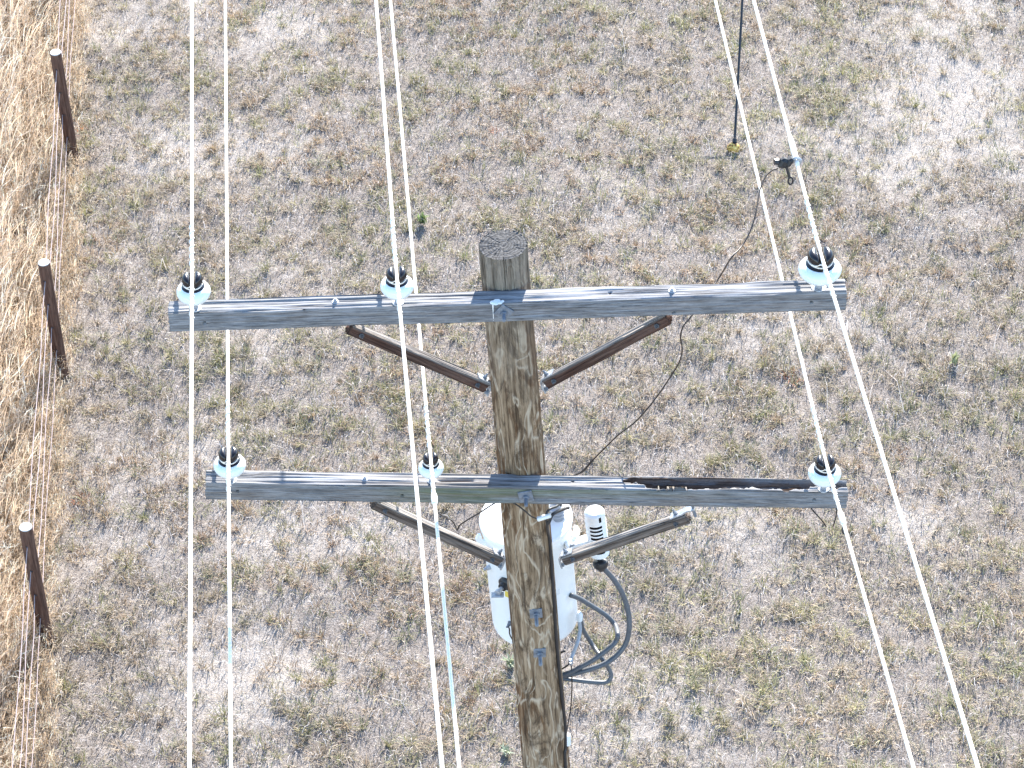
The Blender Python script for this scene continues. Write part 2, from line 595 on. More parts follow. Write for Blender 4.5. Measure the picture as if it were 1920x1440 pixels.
def blades(x, y, z, h, az, lean, wid, col, curl=.5, base_lean=.35):
    """five-vertex bent blades, returned as verts, quads, tris, colours"""
    n = len(x)
    dx, dy = np.cos(az), np.sin(az)
    sx, sy = -dy, dx
    ml, tl = lean * base_lean, lean * (1 + curl * .3)
    mz, tz = np.cos(ml) * h * .5, np.cos(ml) * h * .5 + np.cos(tl) * h * .5
    mo, to = np.sin(ml) * h * .5, np.sin(ml) * h * .5 + np.sin(tl) * h * .5
    tz = np.maximum(tz, .006)
    V = np.empty((n, 5, 3))
    for k, (o_, z_, w_) in enumerate(((0, 0, wid), (0, 0, -wid), (mo, mz, wid * .8), (mo, mz, -wid * .8), (to, tz, 0))):
        V[:, k, 0] = x + dx * o_ + sx * w_ * .5
        V[:, k, 1] = y + dy * o_ + sy * w_ * .5
        V[:, k, 2] = z + z_
    b = np.arange(n)[:, None] * 5
    q = b + np.array([[0, 1, 3, 2]])
    t = b + np.array([[2, 3, 4]])
    return V.reshape(-1, 3), q, t, np.repeat(col, 5, axis=0)


def stuff_obj(name, parts, mat, label, cat):
    V, Q, T, K, n = [], [], [], [], 0
    for v, q, t, k in parts:
        V.append(v); Q.append(q + n); T.append(t + n); K.append(k); n += len(v)
    me = raw_mesh(name, np.concatenate(V), [np.concatenate(Q), np.concatenate(T)], smooth=False)
    tint(me, np.concatenate(K))
    me.materials.append(mat)
    o = bpy.data.objects.new(name, me)
    put(o, None, Matrix())
    tag(o, label, cat, kind='stuff')
    return o


def pick(n, pal, wts):
    pal = np.array(pal)
    i = rng.choice(len(pal), n, p=np.array(wts) / sum(wts))
    return pal[i]


def build_grass():
    x0, x1, y0, y1 = -5.2, 6.0, 10.6, 23.5
    parts = []
    # tufts
    nt_ = 17500
    tx = rng.uniform(x0, x1, nt_); ty = rng.uniform(y0, y1, nt_)
    patch = fbm(tx * 2.3, ty * 2.3, 140, 3)
    keep = rng.random(nt_) < np.clip(1.0 - .95 * bare_map(tx, ty) - .9 * np.clip(.5 - patch, 0, 1) * 2, .04, 1)
    tx, ty = tx[keep], ty[keep]
    nt2 = len(tx)
    g = green_map(tx, ty)
    green = rng.random(nt2) < g * .65 + .20
    per = rng.integers(10, 40, nt2)
    idx = np.repeat(np.arange(nt2), per)
    n = len(idx)
    rad = rng.uniform(.015, .075, nt2)
    a = rng.uniform(0, 2 * np.pi, n); r = np.sqrt(rng.random(n)) * rad[idx]
    x = tx[idx] + np.cos(a) * r; y = ty[idx] + np.sin(a) * r
    hb = rng.uniform(.04, .09, nt2) * (1 + .3 * green)
    h = hb[idx] * rng.uniform(.5, 1.35, n)
    lean = rng.uniform(.45, 1.55, n)
    az = a + rng.normal(0, 1.3, n)
    wid = rng.uniform(.0028, .0058, n)
    tone = fbm(tx * .8 + 9, ty * .8, 150, 3)
    dry = pick(nt2, [(.40, .335, .25), (.35, .29, .215), (.46, .395, .305), (.42, .325, .235), (.30, .255, .19), (.38, .30, .235)], [4, 4, 4, 3, 2, 3])
    tawny = pick(nt2, [(.43, .325, .22), (.38, .28, .20), (.36, .255, .185)], [3, 3, 2])
    dry = np.where((tone > .58)[:, None], tawny, dry)
    grn = pick(nt2, [(.29, .285, .14), (.34, .325, .18), (.24, .25, .13), (.39, .36, .205), (.28, .28, .185)], [4, 4, 3, 3, 2])
    base = np.where(green[:, None], grn, dry)
    mixin = rng.random(n) < .25
    col = base[idx]
    col = np.where(mixin[:, None], pick(n, [(.56, .49, .41), (.46, .39, .30), (.31, .30, .17), (.20, .165, .13)], [4, 3, 3, 2]), col)
    red = (rng.random(nt2) < .0018)[idx]
    col = np.where(red[:, None], np.array([[.46, .19, .10]]), col)
    big = np.clip(.62 + .76 * fbm(tx * .45 + 30, ty * .45, 160, 3), .75, 1.25)[idx][:, None]
    col = col * rng.uniform(.66, 1.28, (n, 1)) * (.35 + .65 * big) * np.array([[1.02, .985, .90]])
    parts.append(blades(x, y, ground_z(x, y), h, az, lean, wid, col, .6, .75))
    # loose short blades everywhere
    n = 90000
    x = rng.uniform(x0, x1, n); y = rng.uniform(y0, y1, n)
    k = rng.random(n) < np.clip(1 - .8 * bare_map(x, y), .1, 1)
    x, y = x[k], y[k]; n = len(x)
    col = pick(n, [(.40, .33, .25), (.48, .41, .33), (.32, .27, .21), (.30, .295, .165), (.56, .50, .43), (.20, .17, .14)], [4, 3, 2, 3, 2, 1]) * rng.uniform(.7, 1.3, (n, 1))
    parts.append(blades(x, y, ground_z(x, y), rng.uniform(.03, .085, n), rng.uniform(0, 6.28, n), rng.uniform(.5, 1.6, n), rng.uniform(.0026, .0052, n), col, .6, .75))
    # cut straw lying flat
    n = 62000
    x = rng.uniform(x0, x1, n); y = rng.uniform(y0, y1, n)
    col = pick(n, [(.52, .46, .41), (.62, .56, .52), (.40, .33, .27), (.28, .225, .18)], [4, 4, 3, 2]) * rng.uniform(.8, 1.15, (n, 1))
    ln = rng.uniform(.03, .10, n)
    ln[:420] = rng.uniform(.15, .5, 420)
    wd = rng.uniform(.003, .0058, n)
    wd[:420] = rng.uniform(.003, .0045, 420)
    parts.append(blades(x, y, ground_z(x, y) + rng.uniform(.004, .045, n), ln, rng.uniform(0, 6.28, n), rng.uniform(1.4, 1.6, n), wd, col))
    stuff_obj('mown_grass', parts, attr_mat('dry_grass_blades', .3), 'short dry mown grass with greenish tufts covering the field', 'grass')


build_grass()


def build_tall_grass():
    y0, y1 = 10.0, 24.0
    n = 42000
    y = rng.uniform(y0, y1, n)
    d = rng.uniform(-.10, 2.4, n)                       # metres left of the fence line
    dn = d + (fbm(y * 1.4, d * 0, 77, 3) - .5) * .5
    k = (dn > -.05) | (rng.random(n) < .12)
    y, d = y[k], d[k]; n = len(y)
    x = fence_x(y) - d
    hgt = rng.uniform(.40, .92, n) * np.clip(.26 + d * 1.5, .2, 1)
    V, Q, T, K = [], [], [], []
    pal = [(.53, .405, .285), (.61, .49, .37), (.43, .32, .22), (.67, .57, .47), (.30, .215, .145)]
    col = pick(n, pal, [4, 4, 3, 3, 2]) * rng.uniform(.75, 1.25, (n, 1))
    wind = np.radians(35)
    az = rng.normal(wind, 1.1, n)
    lean = np.abs(rng.normal(.10, .10, n)); bend = rng.uniform(.1, 1.3, n)
    seg = 7
    px, py, pz = x.copy(), y.copy(), np.zeros(n)
    side = rng.uniform(0, np.pi, n)
    S = np.stack([np.cos(side), np.sin(side), np.zeros(n)], -1)
    wid = rng.uniform(.0018, .0034, n)
    verts = []
    for i in range(seg + 1):
        t = i / seg
        ang = lean + bend * t ** 4
        if i:
            st = hgt / seg
            px = px + np.cos(az) * np.sin(ang) * st; py = py + np.sin(az) * np.sin(ang) * st; pz = pz + np.cos(ang) * st
        w_ = wid * (1 - .3 * t)
        if i >= seg - 2:
            w_ = wid * (2.6 if i == seg - 1 else 1.8 if i == seg - 2 else .4)
        P = np.stack([px, py, pz], -1)
        verts.append(P + S * w_[:, None] * .5); verts.append(P - S * w_[:, None] * .5)
    V = np.stack(verts, 1)
    b = np.arange(n)[:, None] * (2 * (seg + 1))
    q = np.concatenate([b + np.array([[2 * i, 2 * i + 1, 2 * i + 3, 2 * i + 2]]) for i in range(seg)])
    kk = np.repeat(col[:, None, :], 2 * (seg + 1), 1)
    kk[:, -6:, :] = np.minimum(kk[:, -6:, :] * 1.2 + .04, .8)       # paler seed heads
    parts = [(V.reshape(-1, 3), q, np.zeros((0, 3), dtype=int), kk.reshape(-1, 3))]
    # dead leaves at the stems and spikelets at the heads
    m = 5
    sel = rng.integers(0, n, n * m)
    tip = (V[:, -4] + V[:, -3]) * .5
    t2 = tip[sel] + rng.normal(0, .022, (len(sel), 3))
    c2 = np.minimum(col[sel] * rng.uniform(1.0, 1.6, (len(sel), 1)), .8)
    parts.append(blades(t2[:, 0], t2[:, 1], t2[:, 2], rng.uniform(.02, .06, len(sel)), rng.normal(wind, 1.0, len(sel)), rng.uniform(.6, 1.8, len(sel)), rng.uniform(.002, .004, len(sel)), c2))
    nl = n * 3
    sel = rng.integers(0, n, nl)
    lx = x[sel] + rng.normal(0, .03, nl); ly = y[sel] + rng.normal(0, .03, nl)
    c3 = pick(nl, [(.40, .29, .18), (.26, .185, .115), (.52, .41, .29), (.17, .125, .08)], [4, 3, 3, 1]) * rng.uniform(.7, 1.2, (nl, 1))
    parts.append(blades(lx, ly, rng.uniform(0, .25, nl), hgt[sel] * rng.uniform(.3, .65, nl), rng.uniform(0, 6.28, nl), rng.uniform(.4, 1.6, nl), rng.uniform(.003, .006, nl), c3, .9))
    stuff_obj('tall_grass', parts, attr_mat('golden_dry_grass', .35), 'tall golden dry grass growing wild along the fence at the left', 'grass')


build_tall_grass()

# ------------------------------------------------------------------ wire fence
fence = thing('wire_fence', 'brown round wooden posts strung with four thin wires beside the tall grass', 'fence', (ftop[1].x, ftop[1].y, 0))
LEAN0 = LEAN = Vector((-.006, .0, 1)).normalized()
HOLES = (.14, .36, .58, .80)


def fence_post(top):
    rr = .047 * random.uniform(.95, 1.05)
    LEAN = (LEAN0 + Vector((random.uniform(-.012, .012), random.uniform(-.012, .012), 0))).normalized()
    prof = [(rr * 1.04, -POST_H - .3), (rr * 1.03, -POST_H * .7), (rr * 1.0, -POST_H * .35), (rr * .985, -.012), (rr * .95, -.002)]
    M = zframe(top, LEAN)
    b = MB().lathe(prof, 28, M)
    # drilled holes with short staples where the wires pass
    o = b.build('post', M_FENCEPOST, fence, M)
    c = MB().lathe([(rr * .95, -.002), (rr * .9, .003), (rr * .5, .004), (0.0005, .004)], 28, M).build('post_top', M_POSTTOP, o, M)
    for h in HOLES:
        st = MB()
        p = top - LEAN * h + Vector((-.006, -rr * .985, 0))
        st.tube([p + Vector((-.006, .004, .006)), p + Vector((-.006, -.005, .006)), p + Vector((.006, -.005, -.004)), p + Vector((.006, .004, -.004))], .0035, 6)
        st.build('staple', M_BLACK, o, M)


posts = [ftop[2] - fstep * 1.02, ftop[2], ftop[1], ftop[0], ftop[0] + fstep * 1.0]
for p in posts:
    fence_post(p)
for h in HOLES:
    pts = []
    for i in range(len(posts) - 1):
        a = posts[i] - LEAN * h + Vector((-.008, -.052, 0)); b = posts[i + 1] - LEAN * h + Vector((-.008, -.052, 0))
        for k in range(8):
            t = k / 8
            p = a.lerp(b, t); p.z -= .02 * 4 * t * (1 - t); p.x += .006 * math.sin(3 * t * math.pi + h * 9)
            pts.append(p)
    pts.append(b)
    MB().tube(pts, .0028, 6).build('fence_wire', M_FWIRE, fence)

# ------------------------------------------------------------------ utility pole
ARM_D, ARM_HGT = .078, .084
YF = 7.95                                               # front face of the crossarms
AX_Y = YF + ARM_D + .085
ptop = at_y(943, 459, AX_Y)
plow = at_y(1025, 1440, AX_Y)
axis = (ptop - plow).normalized()
pbase = plow - axis * (plow.z / axis.z)
R_TOP = .087
R_LOW = .0985
plen = (ptop - plow).length


def pole_r(s):
    """radius s metres below the top"""
    return R_TOP + (R_LOW - R_TOP) * s / plen


pole = thing('utility_pole', 'weathered brown wooden power pole carrying two grey crossarms on braces', 'power pole', pbase)
PM = zframe(ptop, axis)


def pole_shaft():
    na = 260
    L = (ptop - pbase).length + .4
    zs = np.concatenate([np.arange(0, plen + .35, .0045), np.linspace(plen + .4, L, 60)])
    th = np.arange(na) / na * 2 * np.pi
    S, TH = np.meshgrid(zs, th, indexing='ij')
    r = R_TOP + (R_LOW - R_TOP) * S / plen
    d = (vnoise(TH * 28, S * 1.2, 3) - .5) * .0022 + (vnoise(TH * 9, S * .8, 4) - .5) * .004
    rs = np.random.default_rng(5)
    for k in range(46):                                 # weather checks
        t0 = rs.uniform(0, 2 * np.pi)
        top_check = k < 26
        ln = rs.uniform(.08, .5) if top_check else rs.uniform(.3, 1.4)
        s0 = -.02 if top_check else rs.uniform(.2, 3.0)
        wd = rs.uniform(.010, .022); dp = rs.uniform(.003, .010) if top_check else rs.uniform(.002, .005)
        c = t0 + (vnoise(S * 5, S * 0, 90 + k) - .5) * .12
        da = np.abs((TH - c + np.pi) % (2 * np.pi) - np.pi)
        along = np.clip((S - s0) / .02, 0, 1) * np.clip((s0 + ln - S) / (ln * .5), 0, 1)
        d -= dp * np.exp(-(da / wd) ** 2) * along
    d += (vnoise(TH * 22, S * 30, 8) - .5) * .005 * np.exp(-S / .03)       # ragged rim
    # a few drilled holes on the camera side
    for (a0, s0) in ((-1.62, 2.05), (-1.40, 2.95), (-1.75, 2.62), (-1.55, .17)):
        da = ((TH - (a0 % (2 * np.pi)) + np.pi) % (2 * np.pi) - np.pi) * .09
        d -= .02 * (np.hypot(da, S - s0) < .0075)
    r = r + d
    X, Y = r * np.cos(TH), r * np.sin(TH)
    Z = -S + 0.0
    Z[0] += (vnoise(th * 24, th * 0, 14) - .5) * .005
    n = len(zs)
    V = np.stack([X, Y, Z], -1).reshape(-1, 3)
    i = np.arange(n - 1)[:, None] * na + np.arange(na)[None, :]
    j = np.arange(n - 1)[:, None] * na + (np.arange(na)[None, :] + 1) % na
    q = np.stack([i, i + na, j + na, j], -1).reshape(-1, 4)
    b = MB().add(V, [q])
    sh = b.build('pole_shaft', M_POLE, pole, PM, local=True, angle=0)
    # end grain: a slightly sunken, cracked disc
    nr = 40
    rr = np.linspace(0.02, 1.0, nr)
    RR, T2 = np.meshgrid(rr, th, indexing='ij')
    edge = r[0][None, :] * np.ones((nr, 1))
    zt = Z[0][None, :] * RR ** 12 + (vnoise(RR * 16, T2 * .4, 21) - .5) * .0015 + (vnoise(RR * 8 * np.cos(T2), RR * 8 * np.sin(T2) + 50, 22) - .5) * .003 * (1 - RR ** 4)
    for k in range(22):
        t0 = rs.uniform(0, 2 * np.pi); wd = rs.uniform(.0012, .003); a0 = rs.uniform(.05, .6)
        da = ((T2 - t0 + np.pi) % (2 * np.pi) - np.pi) * RR * R_TOP
        zt = zt - .002 * np.exp(-(da / wd) ** 2) * np.clip((RR - a0) / .1, 0, 1) * np.clip((1.0 - RR) / .02, 0, 1)
    V = np.stack([RR * edge * np.cos(T2), RR * edge * np.sin(T2), zt], -1).reshape(-1, 3)
    V = np.concatenate([V, [[0, 0, 0]]])
    i = np.arange(nr - 1)[:, None] * na + np.arange(na)[None, :]
    j = np.arange(nr - 1)[:, None] * na + (np.arange(na)[None, :] + 1) % na
    q = np.stack([i, i + na, j + na, j], -1).reshape(-1, 4)
    t = np.stack([np.full(na, nr * na), np.arange(na), (np.arange(na) + 1) % na], -1)
    MB().add(V, [q, t]).build('pole_top', M_END, sh, PM, local=True, angle=0)
    return sh


shaft = pole_shaft()


def timber(name, mat, parent, M, L, D, H, seed, nx, ns, holes=(), rough=.0016, rotten=None, round_=.006, moss=None):
    """squared timber from x=0..L, y=0..D (front at y=0), z=-H..0 (top at z=0), weathered by displacement.
    holes: (side, x, v) with side 0 = front (v from the top), 1 = top (v from the front)"""
    per = []                                            # (y, z, ny, nz, side, v)
    def side(p0, p1, nrm, sid):
        p0 = np.array(p0); p1 = np.array(p1)
        ln = np.linalg.norm(p1 - p0)
        for k in range(ns):
            t = (k + .5) / ns
            p = p0 + (p1 - p0) * t
            per.append((p[0], p[1], nrm[0], nrm[1], sid, ln * t))
    side((0, -H), (0, 0), (-1, 0), 0)
    side((0, 0), (D, 0), (0, 1), 1)
    side((D, 0), (D, -H), (1, 0), 2)
    side((D, -H), (0, -H), (0, -1), 3)
    per = np.array(per)
    npn = len(per)
    xs = np.linspace(0, L, nx)
    X, _ = np.meshgrid(xs, np.arange(npn), indexing='ij')
    Y = np.repeat(per[None, :, 0], nx, 0); Z = np.repeat(per[None, :, 1], nx, 0)
    NY = np.repeat(per[None, :, 2], nx, 0); NZ = np.repeat(per[None, :, 3], nx, 0)
    SD = np.repeat(per[None, :, 4], nx, 0); VV = np.repeat(per[None, :, 5], nx, 0)
    pi = np.arange(npn)[None, :] * np.ones((nx, 1))
    d = (vnoise(X * 3.0, pi * .55, seed) - .5) * 2 * rough + (vnoise(X * 7.0, pi * .22, seed + 1) - .5) * rough * 1.5
    # long drying splits, mostly on the top
    rs = np.random.default_rng(seed + 50)
    for k in range(16):
        p0 = rs.uniform(ns * .9, ns * 2.1) if k % 3 else rs.uniform(0, npn)
        x0 = rs.uniform(-.2, L); ln = rs.uniform(.25, 1.0)
        c = p0 + (vnoise(X * 2, X * 0, seed + 60 + k) - .5) * 2.0
        d -= rs.uniform(.002, .005) * np.exp(-((pi - c) / .7) ** 2) * np.clip((X - x0) / .1, 0, 1) * np.clip((x0 + ln - X) / .1, 0, 1)
    # worn arrises
    vlen = np.where((SD == 0) | (SD == 2), H, D)
    e = np.minimum(VV, vlen - VV)
    d -= np.clip(round_ - e, 0, None) * .42 * (1 + 1.2 * (vnoise(X * 9, SD * 7 + (VV > vlen / 2), seed + 5) - .4))
    rot = np.zeros_like(d)
    if rotten is not None:
        dep, rot = rotten(X, SD, VV, D, H)
        d -= dep
    for (sid, hx, hv) in holes:
        v = (H - hv) if sid == 0 else hv
        m = (SD == sid) & (np.hypot(X - hx, VV - v) < .0062)
        d = np.where(m, d - .02, d)
    Y = Y + NY * d; Z = Z + NZ * d
    X = X + np.where((X < 1e-6) | (X > L - 1e-6), (vnoise(pi * .7, pi * 0, seed + 9) - .5) * .006, 0)
    V = np.stack([X, Y, Z], -1).reshape(-1, 3)
    i = np.arange(nx - 1)[:, None] * npn + np.arange(npn)[None, :]
    j = np.arange(nx - 1)[:, None] * npn + (np.arange(npn)[None, :] + 1) % npn
    q = np.stack([i, i + npn, j + npn, j], -1).reshape(-1, 4)
    V = np.concatenate([V, [[0.002, D / 2, -H / 2], [L - .002, D / 2, -H / 2]]])
    c0 = nx * npn
    k = np.arange(npn); k2 = (k + 1) % npn
    t = np.concatenate([np.stack([np.full(npn, c0), k, k2], -1), np.stack([np.full(npn, c0 + 1), (nx - 1) * npn + k2, (nx - 1) * npn + k], -1)])
    o = MB().add(V, [q, t]).build(name, mat, parent, M, local=True, angle=0)
    if rotten is not None:
        a = o.data.attributes.new('rot', 'FLOAT', 'POINT')
        a.data.foreach_set('value', np.concatenate([rot.ravel(), [0, 0]]).astype(np.float32))
        mo = moss(X, SD, VV, D, H) if moss else rot * 0
        a = o.data.attributes.new('moss', 'FLOAT_COLOR', 'POINT')
        mc = np.ones((nx * npn + 2, 4), dtype=np.float32); mc[:, :3] = 0
        mc[:nx * npn, :3] = mo.ravel()[:, None]
        a.data.foreach_set('color', mc.ravel())
    return o


# crossarms, from the pixels of the front top edge
A1L, A1R = at_y(314.7, 589, YF), at_y(1587.5, 548, YF)
A2L, A2R = at_y(384.8, 907, YF), at_y(1590.7, 924.5, YF)
AM1 = frame(A1L, A1R - A1L)
AM2 = frame(A2L, A2R - A2L)
L1, L2 = (A1R - A1L).length, (A2R - A2L).length


def rot_fn(X, SD, VV, D, H):
    """hollow rotted into the top at the right end of the lower arm"""
    x0, x1 = L2 * .648, L2 * 1.01
    u = (X - x0) / (x1 - x0)
    jag = (vnoise(X * 30, X * 0, 71) - .5) * .20 + (vnoise(X * 90, X * 0, 74) - .5) * .12
    jag2 = (vnoise(X * 22, X * 0, 72) - .5) * .16 + (vnoise(X * 80, X * 0, 75) - .5) * .10
    lo = np.interp(u, [0, .06, .14, .30, .42, .55, .70, .85, 1.0], [.55, .50, .02, .00, .22, .26, .14, .34, .42]) + jag * np.clip(u * 8, 0, 1)
    hi = np.interp(u, [0, .05, .15, .40, .70, 1.0], [.62, .84, .91, .90, .90, .80]) + (vnoise(X * 7, X * 0, 72) - .5) * .10 + (jag2 - .0) * .15
    v = VV / D
    m = (SD == 1) * np.clip((v - lo) / .04, 0, 1) * np.clip((hi - v) / .14, 0, 1) * (X > x0)
    m = np.where((SD == 0) & (VV > H - .006) & (lo < .06) & (u > .08) & (u < .5), .8, m)
    streak = vnoise(X * 5, VV * 260, 73)
    dep = m * (.016 + .026 * streak + .006 * vnoise(X * 60, VV * 200, 76)) * (1 - .45 * u.clip(0, 1))
    mc = ((SD == 1) & (v > lo - .0) & (v < hi + .06) & (X > x0)).astype(float)
    rotcol = np.maximum(m, mc) * (1 - .55 * np.clip((u - .42) * 4, 0, 1) * (vnoise(X * 6, VV * 90, 79) > .42)) * (1 - .6 * np.clip((vnoise(X * 9, VV * 150, 77) - .55) * 5, 0, 1))
    m2 = (SD == 1) * np.exp(-((v - .48) / .07) ** 2) * np.clip((X - .87) / .04, 0, 1) * np.clip((1.02 - X) / .04, 0, 1)   # split beside the middle insulator
    m3 = (SD == 1) * np.exp(-((v - .62) / .06) ** 2) * np.clip((X - L2 * .655) / .03, 0, 1) * np.clip((L2 * .75 - X) / .1, 0, 1)
    return dep + m2 * .014 + m3 * .0, np.clip(rotcol + m2, 0, 1)


def moss_fn(X, SD, VV, D, H):
    a = np.exp(-((X - 1.25) / .45) ** 2) * (SD == 0) * np.clip((VV / H - .35) * 2.2, 0, 1)
    b = np.exp(-((X - .95) / .2) ** 2) * (SD == 0) * .9
    return np.clip(a + b, 0, 1) * .75


def ax(L, l, r, px):
    return L * (px - l) / (r - l)


arm1 = timber('crossarm', M_ARM1, pole, AM1, L1, ARM_D, ARM_HGT, 101, 860, 28, rough=.0026,
              holes=[(0, ax(L1, 315, 1588, 381), .045), (0, ax(L1, 315, 1588, 1523), .042), (1, ax(L1, 315, 1588, 1146), .04), (0, ax(L1, 315, 1588, 1265), .07)])
arm1['label'] = 'upper crossarm of smooth silver grey timber'
arm2 = timber('crossarm', M_ARM2, pole, AM2, L2, ARM_D, ARM_HGT, 202, 860, 28, rough=.0034,
              holes=[(0, ax(L2, 385, 1590, 445), .035), (0, ax(L2, 385, 1590, 752), .045), (0, ax(L2, 385, 1590, 1528), .04), (1, ax(L2, 385, 1590, 1072), .045)],
              rotten=rot_fn, moss=moss_fn)
arm2['label'] = 'lower crossarm with rotted hollow in its right end and green algae'


def hexbolt(M, r, h, washer=0.0, square=False, stud=0.0, parent=None, mat=None, name='bolt'):
    """bolt head along local +Z of M with washer or square plate below it"""
    b = MB()
    if square:
        b.box(M @ Matrix.Translation((0, 0, .003)), washer * 2, washer * 2, .006, .0015)
    elif washer:
        b.lathe([(washer, 0), (washer, .003), (washer * .9, .0042), (0.0005, .0042)], 20, M)
    z0 = .006 if square else .0042
    b.lathe([(r, z0), (r, z0 + h * .8), (r * .85, z0 + h), (0.0005, z0 + h)], 6, M)
    if stud:
        b.lathe([(r * .55, z0 + h * .9), (r * .55, z0 + h + stud), (r * .4, z0 + h + stud + .003), (0.0005, z0 + h + stud + .003)], 12, M)
    return b.build(name, mat or M_GALV, parent, angle=30)


FRONT = Vector((0, -1, 0))
# through bolts of the arms, with square washers turned a little
p = AM1 @ Vector((ax(L1, 315, 1588, 945), -.002, -ARM_HGT * .46))
hexbolt(zframe(p, FRONT) @ Matrix.Rotation(.9, 4, 'Z'), .013, .012, .027, True, .030, arm1, M_GALV_DULL, 'through_bolt')
p = AM2 @ Vector((ax(L2, 385, 1590, 984), -.002, -ARM_HGT * .45))
hexbolt(zframe(p, FRONT) @ Matrix.Rotation(.2, 4, 'Z'), .013, .012, .027, True, .035, arm2, M_GALV_DULL, 'through_bolt')


def on_pole(px, py):
    """first hit of a pixel's ray with the tapered shaft, and the outward normal"""
    d = ray(px, py)
    best = None
    for k in range(4000):
        t = 9.5 + k * .0012
        p = CAM + d * t
        s = (ptop - p).dot(axis)
        q = p - (ptop - axis * s)
        if q.length < pole_r(s):
            return p, q.normalized()
    s = 0
    p = CAM + d * (AX_Y / d.y)
    s = (ptop - p).dot(axis); q = p - (ptop - axis * s)
    return ptop - axis * s + q.normalized() * pole_r(s), q.normalized()


for (px, py, rot) in ((1005, 1150, .05), (1012, 1224, -.02)):
    p, n = on_pole(px, py)
    n = (FRONT * .8 + n * .2).normalized()
    hexbolt(zframe(p - n * .003, n) @ Matrix.Rotation(rot, 4, 'Z'), .014, .014, .025, True, .05, pole, M_GALV_DULL, 'through_bolt')

# carriage bolts standing on top of the arms
for arm, AM, L, l, r, px in ((arm1, AM1, L1, 315, 1588, 629), (arm1, AM1, L1, 315, 1588, 1262), (arm2, AM2, L2, 385, 1590, 682)):
    p = AM @ Vector((ax(L, l, r, px), ARM_D * .5, -.002))
    hexbolt(zframe(p, AM.col[2].xyz), .0085, .008, .013, False, .003, arm, M_GALV, 'bolt')
# bird dropping splashed on the upper arm
b = MB()
for (dx, dy, rr) in ((0, .012, .014), (.012, .006, .010), (-.013, .007, .011), (.022, .012, .006), (-.003, .003, .012), (.006, .016, .009)):
    c = AM1 @ Vector((ax(L1, 315, 1588, 932) + dx, dy, -.0005))
    b.lathe([(rr, 0), (rr * .8, .0025), (rr * .3, .004), (0.0004, .004)], 12, Matrix.Translation(c))
b.tube([AM1 @ Vector((ax(L1, 315, 1588, 925), -.0005, z)) for z in (-.002, -.03, -.06, -.08)], [.003, .0018, .0014, .001], 6)
b.build('bird_dropping', plain('bird_dropping_white', (.75, .76, .74), .8), arm1)


